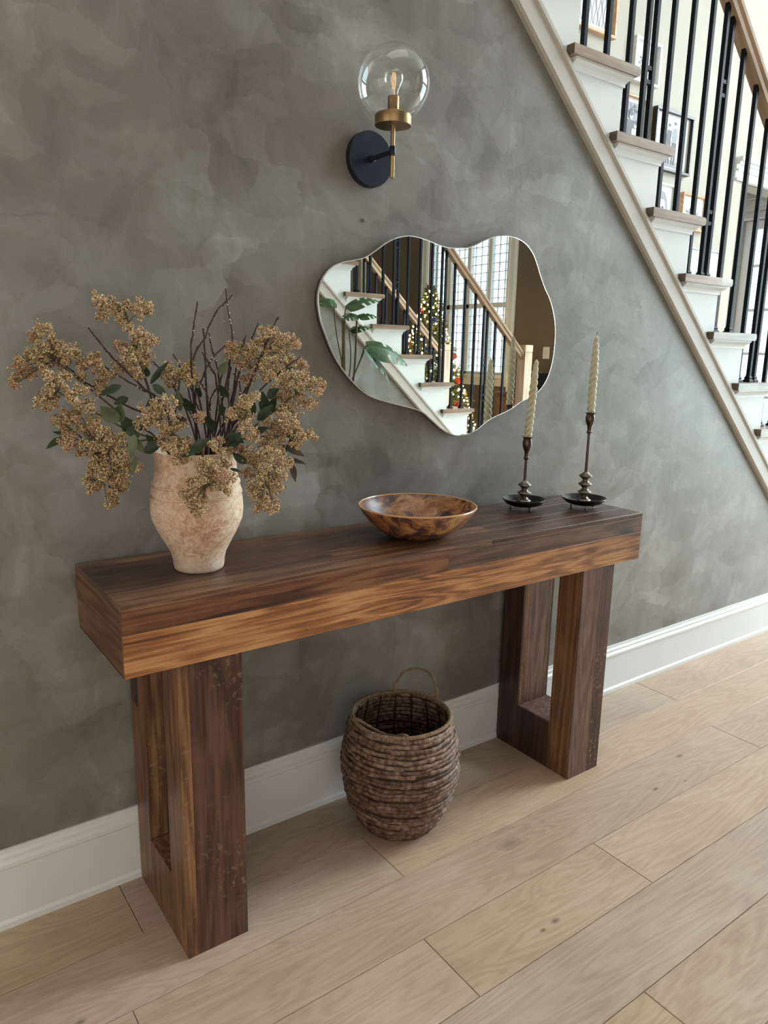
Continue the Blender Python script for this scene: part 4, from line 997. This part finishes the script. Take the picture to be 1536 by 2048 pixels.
C1 = (1.182, -.108); C2 = (1.348, -.184)
candlestick(*C1, .0600, 3, [HT + .026, HT + .048, HT + .0705], HT + .080, .9015, .9665, 'shorter dark bronze candlestick, nearer the bowl', math.radians(255))
candlestick(*C2, .0625, 4, [HT + .0245, HT + .0475, HT + .0705, HT + .0935], HT + .103, .9740, 1.0335, 'taller dark bronze candlestick at the right end of the console', math.radians(230))
twist_candle(*C1, .958, 1.1755, .0110, .0050, (.045, -.03), 'twisted olive-cream candle in the shorter candlestick, overlapping the mirror', 1)
twist_candle(*C2, 1.026, 1.243, .0110, .0050, (.0, .0), 'twisted olive-cream candle in the taller candlestick at the right', 2)

# ============================================================ woven basket
KX, KY = .711, -.178
bk = thing('basket', 'round brown woven basket with looped handles on the floor under the console', 'basket', (KX, KY, 0))
def krad(z):
    pts = [(0, .083), (.015, .096), (.04, .112), (.08, .131), (.12, .142), (.16, .1465), (.20, .1455), (.24, .138), (.27, .130), (.300, .1235)]
    for (a, ra), (b, rb_) in zip(pts[:-1], pts[1:]):
        if z <= b: return ra + (rb_ - ra) * (z - a) / (b - a)
    return pts[-1][1]
NC = 25
for i in range(NC):
    z = .0075 + (.290 - .008) * i / (NC - 1); r = krad(z); rk = random.Random(i); th = .0058 + rk.uniform(-.0006, .0009)
    ph = [rk.uniform(0, 6.28) for _ in range(6)]
    V = []; F = []; N = 120; K = 8
    for k in range(N):
        a = 2 * PI * k / N
        wob = .0016 * math.sin(3 * a + ph[0]) + .0010 * math.sin(11 * a + ph[1]) + .0008 * math.sin(29 * a + ph[2])
        zz = z + .0024 * math.sin(2 * a + ph[3]) + .0011 * math.sin(9 * a + ph[4]) + rk.uniform(-.0004, .0004)
        tk = th * (1 + .12 * math.sin(17 * a + ph[5]) + rk.uniform(-.10, .10))
        for j in range(K):
            b = 2 * PI * j / K
            rr = r + wob + tk * math.cos(b) * .85; V.append((KX + rr * math.cos(a), KY + rr * math.sin(a), zz + tk * math.sin(b)))
    for k in range(N):
        for j in range(K): p = k * K; q = ((k + 1) % N) * K; F.append((p + j, p + (j + 1) % K, q + (j + 1) % K, q + j))
    auto_smooth(mesh_obj('coil', V, F, M['coil'], bk), 60)
lathe('inner_wall', [(.070, .004)] + [(krad(z) + .0005, z) for z in np.linspace(.008, .290, 16)], (KX, KY, 0), M['basket_in'], bk, 64, 60, cap=False)
for k in range(18):
    a = 2 * PI * k / 18; pts = [(KX + (krad(z) - .0075) * math.cos(a), KY + (krad(z) - .0075) * math.sin(a), z) for z in np.linspace(.02, .292, 9)]
    tube('stake', pts, .0022, M['basket_in'], bk, 6)
lathe('liner', [(.0, .03), (.085, .03), (.105, .045), (.118, .07), (.119, .0705), (.106, .043), (.086, .0285), (.0, .0285)], (KX, KY, 0), M['black_liner'], bk, 48, 60)
def rope(name, pts, r, parent, strands=2, pitch=.010, closed=False):
    P = smooth_path(pts, 10) if not closed else [Vector(p) for p in pts]
    L = 0; acc = [0]
    for i in range(1, len(P)): L += (P[i] - P[i - 1]).length; acc.append(L)
    V, F = [], []
    for s_ in range(strands):
        Q = []
        for i, p in enumerate(P):
            d = (P[min(i + 1, len(P) - 1)] - P[max(i - 1, 0)]).normalized(); a = Vector((0, 0, 1)) if abs(d.z) < .9 else Vector((1, 0, 0))
            u = d.cross(a).normalized(); v = u.cross(d); ph = 2 * PI * acc[i] / pitch + 2 * PI * s_ / strands
            Q.append(p + (u * math.cos(ph) + v * math.sin(ph)) * r * .5)
        tube_geo(Q, r * .62, 6, V, F, closed=closed)
    return mesh_obj(name, V, F, M['rope'], parent, True)
zt_ = .2985; N = 420
rope('rim_rope', [(KX + .1235 * math.cos(2 * PI * k / N), KY + .1235 * math.sin(2 * PI * k / N), zt_ + .0015 * math.sin(6 * PI * k / N)) for k in range(N)], .0052, bk, 2, .0097, True)
# raised loop handle at the back right, folded one at the left
def kp(deg, r, z): a = math.radians(deg); return (KX + r * math.cos(a), KY + r * math.sin(a), z)
rope('handle', [kp(62, .124, .292), kp(60, .127, .318), kp(50, .134, .350), kp(34, .140, .362), kp(19, .142, .350), kp(9, .134, .318), kp(6, .124, .292)], .0046, bk, 2, .010)
rope('handle', [kp(163, .125, .300), kp(168, .120, .306), kp(180, .098, .292), kp(200, .080, .278), kp(222, .090, .284), kp(236, .112, .300), kp(240, .124, .302)], .0048, bk, 2, .010)

# ============================================================ mirror
mo = [(a / 1000, b / 1000) for a, b in MIRROR_OUTLINE]
mo = [(p.x, p.z) for p in smooth_path([(a, 0, b) for a, b in mo + mo[:1]], 4)][:-1]
cx = sum(p[0] for p in mo) / len(mo); cz = sum(p[1] for p in mo) / len(mo)
mr = thing('wall_mirror', 'frameless cloud-shaped wall mirror above the console', 'mirror', (cx, -.0, cz))
def inset(d): return [(cx + (a - cx) * (1 - d / math.hypot(a - cx, b - cz)), cz + (b - cz) * (1 - d / math.hypot(a - cx, b - cz))) for a, b in mo]
inn = inset(.0022); n = len(mo)
mesh_obj('glass', [(a, -.0262, b) for a, b in inn], [tuple(range(n))], M['mirror'], mr)
V = [(a, -.0255, b) for a, b in mo] + [(a, -.0262, b) for a, b in inn] + [(a, -.020, b) for a, b in mo]
mesh_obj('bevelled_edge', V, [(i, (i + 1) % n, n + (i + 1) % n, n + i) for i in range(n)] + [(i, (i + 1) % n, 2 * n + (i + 1) % n, 2 * n + i) for i in range(n)], M['mirror_edge'], mr)
prism('backing', inset(.006), -.0202, -.0005, M['mirror_back'], mr)

# ============================================================ sconce
sx, sy = .705, -.100; sz = 1.622
sc = thing('wall_sconce', 'wall sconce with clear glass globe, brass rod and round navy plate', 'sconce', (.707, 0, sz))
def disc_y(name, c, prof, m, parent, n=64, ang=35):
    V = []; F = []
    for r, y in prof:
        for i in range(n): a = 2 * PI * i / n; V.append((c[0] + r * math.cos(a), y, c[2] + r * math.sin(a)))
    for j in range(len(prof) - 1):
        for i in range(n): a = j * n + i; b = j * n + (i + 1) % n; F.append((a, b, b + n, a + n))
    F.append(tuple(range(n))); F.append(tuple((len(prof) - 1) * n + i for i in range(n))[::-1])
    return auto_smooth(mesh_obj(name, V, F, m, parent), ang)
disc_y('wall_plate', (.707, 0, sz), [(.0605, 0), (.0605, -.015), (.0590, -.0168), (.0, -.017)][:3] + [(.001, -.017)], M['navy'], sc)
tube('arm', [(.707, -.016, sz), (.707, -.022, sz), (.7065, -.024, sz), (sx, sy, sz)], [.0078, .0078, .0052, .0052], M['navy'], sc, 20)
lathe('collar', [(.0062, -.010), (.0068, -.009), (.0068, .009), (.0062, .010)], (sx, sy, sz + .001), M['navy'], sc, 24)
lathe('rod', [(.0046, 0), (.0050, .001), (.0050, .112)], (sx, sy, 1.567), M['brass'], sc, 24)
cup = lathe('cup', [(.0, 0), (.040, 0), (.0405, .001), (.0405, .0205), (.037, .0245), (.0, .0245)], (sx, sy, 1.674), M['brass'], sc, 64, 30)
lathe('socket', [(.0125, 0), (.0125, .034), (.0120, .035), (.010, .035)], (sx, sy, 1.6985), M['brass'], sc, 32)
GZ = 1.759; GR = .0785
gp = [(GR * math.sin(t), -GR * math.cos(t)) for t in np.linspace(math.asin(.036 / GR), PI, 40)]
V, F = lathe_geo(gp, (sx, sy, GZ), 64); gl_o = mesh_obj('globe', V, F, M['globe'], sc, True)
bpf = [(.0095, 0), (.0100, .006), (.0120, .012), (.0165, .020), (.0205, .029), (.0215, .037), (.0200, .045), (.0150, .052), (.008, .056), (.0005, .0575)]
V, F = lathe_geo(bpf, (sx, sy, 1.7335), 32); mesh_obj('bulb', V, F, M['globe'], sc, True)
fil = simple('warm_filament', (.9, .5, .2), .5); fil.node_tree.nodes['Principled BSDF'].inputs['Emission Color'].default_value = (1, .45, .15, 1); fil.node_tree.nodes['Principled BSDF'].inputs['Emission Strength'].default_value = .35
for dx in (-.004, 0, .004): tube('filament', [(sx + dx * .6, sy, 1.748), (sx + dx * 1.3, sy + .001, 1.765), (sx + dx * .8, sy, 1.781)], .0009, fil, sc, 6)
tube('filament_support', [(sx, sy, 1.7335), (sx, sy, 1.750)], [.0035, .0015], M['bud'], sc, 8)

# small screw left in the wall above the mirror
sw = disc_y('wall_screw', (.696, 0, 1.489), [(.0042, 0), (.0042, -.0012), (.003, -.0026), (.0005, -.0028)], simple('grey_steel_screw', (.16, .16, .15), .4, .8), None, 20)
tag(sw, 'small grey screw in the wall between sconce and mirror', 'screw')

# ============================================================ across the room: seen in the mirror
# light switch
lsw = box('light_switch', (FRONT_X - .006, -4.262, 1.135), (FRONT_X, -4.168, 1.262), simple('white_switch_plate', (.86, .84, .80), .4), None, .002)
tag(lsw, 'white light switch plate on the brown wall, seen in the mirror', 'light switch')
box('rocker', (FRONT_X - .010, -4.232, 1.165), (FRONT_X - .005, -4.198, 1.232), M['white'], lsw, .002)

# Christmas tree
TX, TY = 4.66, -4.66
tree = thing('christmas_tree', 'decorated evergreen tree with warm string lights, seen in the mirror', 'christmas tree', (TX, TY, 0))
TH = 1.84
tube('trunk', [(TX, TY, 0), (TX, TY, TH - .1)], [.05, .01], M['twig'], tree, 8)
lathe('stand', [(.20, 0), (.18, .06), (.06, .10), (.06, .16)], (TX, TY, 0), simple('dark_tree_stand', (.06, .02, .02), .6), tree, 24)
Vt = []; Ft = []; tm = []
for i in range(16000):
    u = random.random() ** .75; z = .22 + (TH - .22) * (1 - u) ; z = TH - (TH - .22) * u
    Rr = .66 * (TH - z) / TH * (1 + .18 * math.sin(z * 26)) + .02; a = random.uniform(0, 2 * PI); r = Rr * random.uniform(.35, 1.05)
    c = Vector((TX + r * math.cos(a), TY + r * math.sin(a), z - .12 * (r / .6)))
    d = Vector((math.cos(a), math.sin(a), random.uniform(-.1, .55))) + Vector((random.uniform(-.6, .6), random.uniform(-.6, .6), random.uniform(-.5, .5)))
    d.normalize(); L = random.uniform(.03, .06); s = d.cross(Vector((random.uniform(-1, 1), random.uniform(-1, 1), 1))).normalized() * L * .20
    b = len(Vt); Vt += [c - s, c + s, c + d * L]; Ft.append((b, b + 1, b + 2)); tm.append(random.randrange(3))
fo = mesh_obj('foliage', Vt, Ft, None, tree, mats=[simple('fir_green', (.09, .13, .04), .7), simple('fir_olive', (.17, .18, .06), .7), simple('fir_dark', (.04, .07, .04), .7)], fmat=tm); fo['kind'] = 'stuff'
lt = simple('warm_string_light', (1, .8, .4), .5); b_ = lt.node_tree.nodes['Principled BSDF']; b_.inputs['Emission Color'].default_value = (1, .66, .25, 1); b_.inputs['Emission Strength'].default_value = 14
cs = []
for i in range(420):
    u = (i + .5) / 420; z = TH - .03 - (TH - .3) * u ** .8; Rr = .66 * (TH - z) / TH + .03; a = i * 2.399
    cs.append((TX + Rr * math.cos(a), TY + Rr * math.sin(a), z - .10 * Rr))
so = blobs('string_lights', cs, [random.uniform(.007, .012) for _ in cs], lt, tree); so['kind'] = 'stuff'
bm_ = [simple('silver_ornament', (.75, .76, .78), .15, .9), simple('red_ornament', (.45, .03, .03), .25), simple('gold_ornament', (.75, .48, .14), .25, .8), simple('blue_ornament', (.03, .05, .16), .3)]
orn = []
for q in bm_:
    me = bpy.data.meshes.new('ornament'); bb = bmesh.new(); bmesh.ops.create_uvsphere(bb, u_segments=14, v_segments=9, radius=.035); [setattr(f, 'smooth', True) for f in bb.faces]; bb.to_mesh(me); bb.free(); me.materials.append(q); orn.append(me)
for i in range(46):
    u = (i + .5) / 46; z = TH - .15 - (TH - .45) * u ** .8; Rr = .66 * (TH - z) / TH + .02; a = i * 2.399 + 1
    o = bpy.data.objects.new('ornament', orn[i % 4]); link(o, tree); o.location = (TX + Rr * math.cos(a), TY + Rr * math.sin(a), z - .1 * Rr)

# window seat and chest under the living-room window, row of books, tall dark object
mah = wood('dark_mahogany', (.03, .008, .006), (.075, .02, .013), (.12, .035, .022), 'y', .35)
chest = thing('chest', 'dark mahogany chest below the window, seen in the mirror', 'chest', (5.6, -4.02, 0))
box('carcass', (5.46, -4.44, .06), (5.92, -3.60, .745), mah, chest, .004); box('chest_top', (5.43, -4.47, .745), (5.93, -3.57, .775), mah, chest, .006)
for j in range(3):
    d = box('drawer', (5.445, -4.40, .09 + j * .22), (5.461, -3.64, .29 + j * .22), mah, chest, .003)
    for yy in (-4.2, -3.84): blobs('knob', [(5.435, yy, .19 + j * .22)], [.016], M['brass'], d, hi=True)
for yy in (-4.41, -3.63):
    for xx in (5.49, 5.88): box('foot', (xx - .02, yy - .02, 0), (xx + .02, yy + .02, .06), mah, chest)
bc = [(.75, .74, .70), (.05, .05, .055), (.62, .60, .56), (.78, .77, .74), (.10, .09, .09), (.70, .68, .62), (.16, .14, .13), (.80, .79, .76)]
bn = ['white', 'black', 'light grey', 'cream', 'charcoal', 'ivory', 'dark grey', 'bright white']; y = -4.40
ordn = ['leftmost in the mirror', 'second', 'third', 'fourth', 'fifth', 'sixth', 'seventh', 'last']
for i in range(8):
    w = .026 + .006 * (i % 3); h = .20 + .012 * ((i * 5) % 3)
    b = thing('book', '%s spined book standing on the chest, %s of the row' % (bn[i], ordn[i]), 'book', (5.6, y, .775), 'books standing on the chest')
    box('cover', (5.55, y, .776), (5.70, y + w - .002, .776 + h), simple('book_cover_%s' % bn[i].replace(' ', '_'), bc[i], .6), b, .002)
    box('pages', (5.556, y + .003, .779), (5.703, y + w - .005, .773 + h), M['mat'], b); y += w
bin_ = thing('storage_box', 'tan storage box at the end of the book row on the chest', 'box', (5.6, -4.08, .775))
box('body', (5.50, -4.16, .775), (5.72, -4.06, .985), simple('tan_box_card', (.34, .26, .15), .7), bin_, .003); box('lid', (5.495, -4.165, .985), (5.725, -4.055, .995), simple('tan_box_lid', (.30, .22, .13), .7), bin_, .003)
sp = thing('speaker', 'black speaker beside the tan box on the chest', 'speaker', (5.6, -3.98, .775))
box('cabinet', (5.50, -4.04, .775), (5.72, -3.90, .99), M['frame_black'], sp, .004)
V, F = lathe_geo([(.045, 0), (.04, .004), (.01, -.006)], (0, 0, 0), 24); mesh_obj('cone', [(5.498 - z, -3.97 + x, .86 + y) for x, y, z in V], F, M['ph_dark'], sp, True)

# monstera plant in front of the opposite stairs, seen in the mirror
MX, MY = 2.0, -2.13
mp = thing('monstera_plant', 'tall potted plant with split green leaves, seen in the left of the mirror', 'potted plant', (MX, MY, 0))
lathe('pot', [(.0, 0), (.13, 0), (.14, .01), (.17, .30), (.175, .33), (.165, .335), (.155, .30), (.0, .29)], (MX, MY, 0), simple('matte_white_planter', (.72, .72, .70), .5), mp, 48)
lathe('soil', [(.0, .0), (.153, .0)], (MX, MY, .296), simple('dark_soil', (.03, .02, .015), .9), mp, 32)
tube('moss_pole', [(MX - .02, MY, .29), (MX - .02, MY, 1.36)], .011, M['stem'], mp, 10)
def mleaf(a, b, w, tilt, seed):
    """heart-shaped leaf with deep side splits, from stalk point a to tip b"""
    a = Vector(a); b = Vector(b); d = (b - a); L = d.length; d.normalize(); nrm = Vector(tilt).normalized(); s = d.cross(nrm).normalized(); n = s.cross(d)
    V = []; F = []; r = random.Random(seed); mid = 14
    def env(t): return w * .5 * (math.sin(PI * min(1, t * .93 + .07) ** .62)) ** .75
    ctr = []
    for i in range(mid + 1):
        t = i / mid; ctr.append(a + d * L * t + n * (.10 * L * math.sin(PI * t)) - Vector((0, 0, .10 * L * t * t)))
    for sd in (-1, 1):
        for i in range(mid):
            t0, t1 = i / mid, (i + 1) / mid; gap = (i % 3 == 2) and 2 < i < mid - 1
            w0, w1 = env(t0), env(t1)
            if gap: w0 *= .42; w1 *= .42
            bse = len(V); sw_ = .10 * L
            p0, p1 = ctr[i], ctr[i + 1]
            e0 = p0 + s * sd * w0 + d * (sw_ * w0 / (w * .5 + 1e-6)) - n * w0 * .25; e1 = p1 + s * sd * w1 + d * (sw_ * w1 / (w * .5 + 1e-6)) - n * w1 * .25
            m0 = p0.lerp(e0, .55) + n * w0 * .06; m1 = p1.lerp(e1, .55) + n * w1 * .06
            V += [p0, p1, m1, m0, e1, e0]; F += [(bse, bse + 1, bse + 2, bse + 3), (bse + 3, bse + 2, bse + 4, bse + 5)]
    return mesh_obj('leaf', V, F, M['monstera'], mp, True)
ML = [((1.99, -2.13, 1.415), (2.20, -2.10, 1.485), .10, (.2, .5, .9)), ((2.06, -2.12, 1.385), (1.955, -2.11, 1.36), .09, (.1, .5, .9)), ((2.05, -2.1, 1.372), (2.185, -2.08, 1.385), .09, (0, .4, .9)),
      ((2.12, -2.11, 1.215), (2.41, -2.09, 1.135), .20, (-.1, .6, .8)), ((2.10, -2.10, 1.20), (2.275, -2.07, 1.00), .13, (.5, .6, .6)), ((2.03, -2.15, 1.295), (2.165, -2.12, 1.325), .07, (0, .5, .8)),
      ((2.00, -2.12, 1.00), (2.14, -2.10, .94), .10, (.2, .5, .8)), ((1.93, -2.16, 1.46), (1.84, -2.15, 1.43), .12, (-.1, .5, .8))]
for i, (a, b, w, tl) in enumerate(ML):
    mleaf(a, b, w, tl, i)
    base = Vector((MX - .02 + .01 * (i % 3), MY, .55 + .07 * i)) if i != 3 and i != 4 else Vector((MX, MY, .95))
    tube('leaf_stalk', smooth_path([base, Vector(a).lerp(base, .5) + Vector((.02 * (1 if a[0] > MX else -1), 0, .03)), Vector(a)], 5), .0035, M['stem'], mp, 6)

# ============================================================ put each thing's Empty at its base
for o in list(bpy.data.objects):
    if '_at' in o:
        at_ = Vector(o['_at'][:]); del o['_at']; o.location = at_
        inv = Matrix.Translation(-at_)
        for c in o.children: c.matrix_parent_inverse = inv
for o in bpy.data.objects:
    if o.type == 'MESH' and o.name.startswith('landing'): o['label'] = 'white edge of the upper landing'; o['category'] = 'landing'
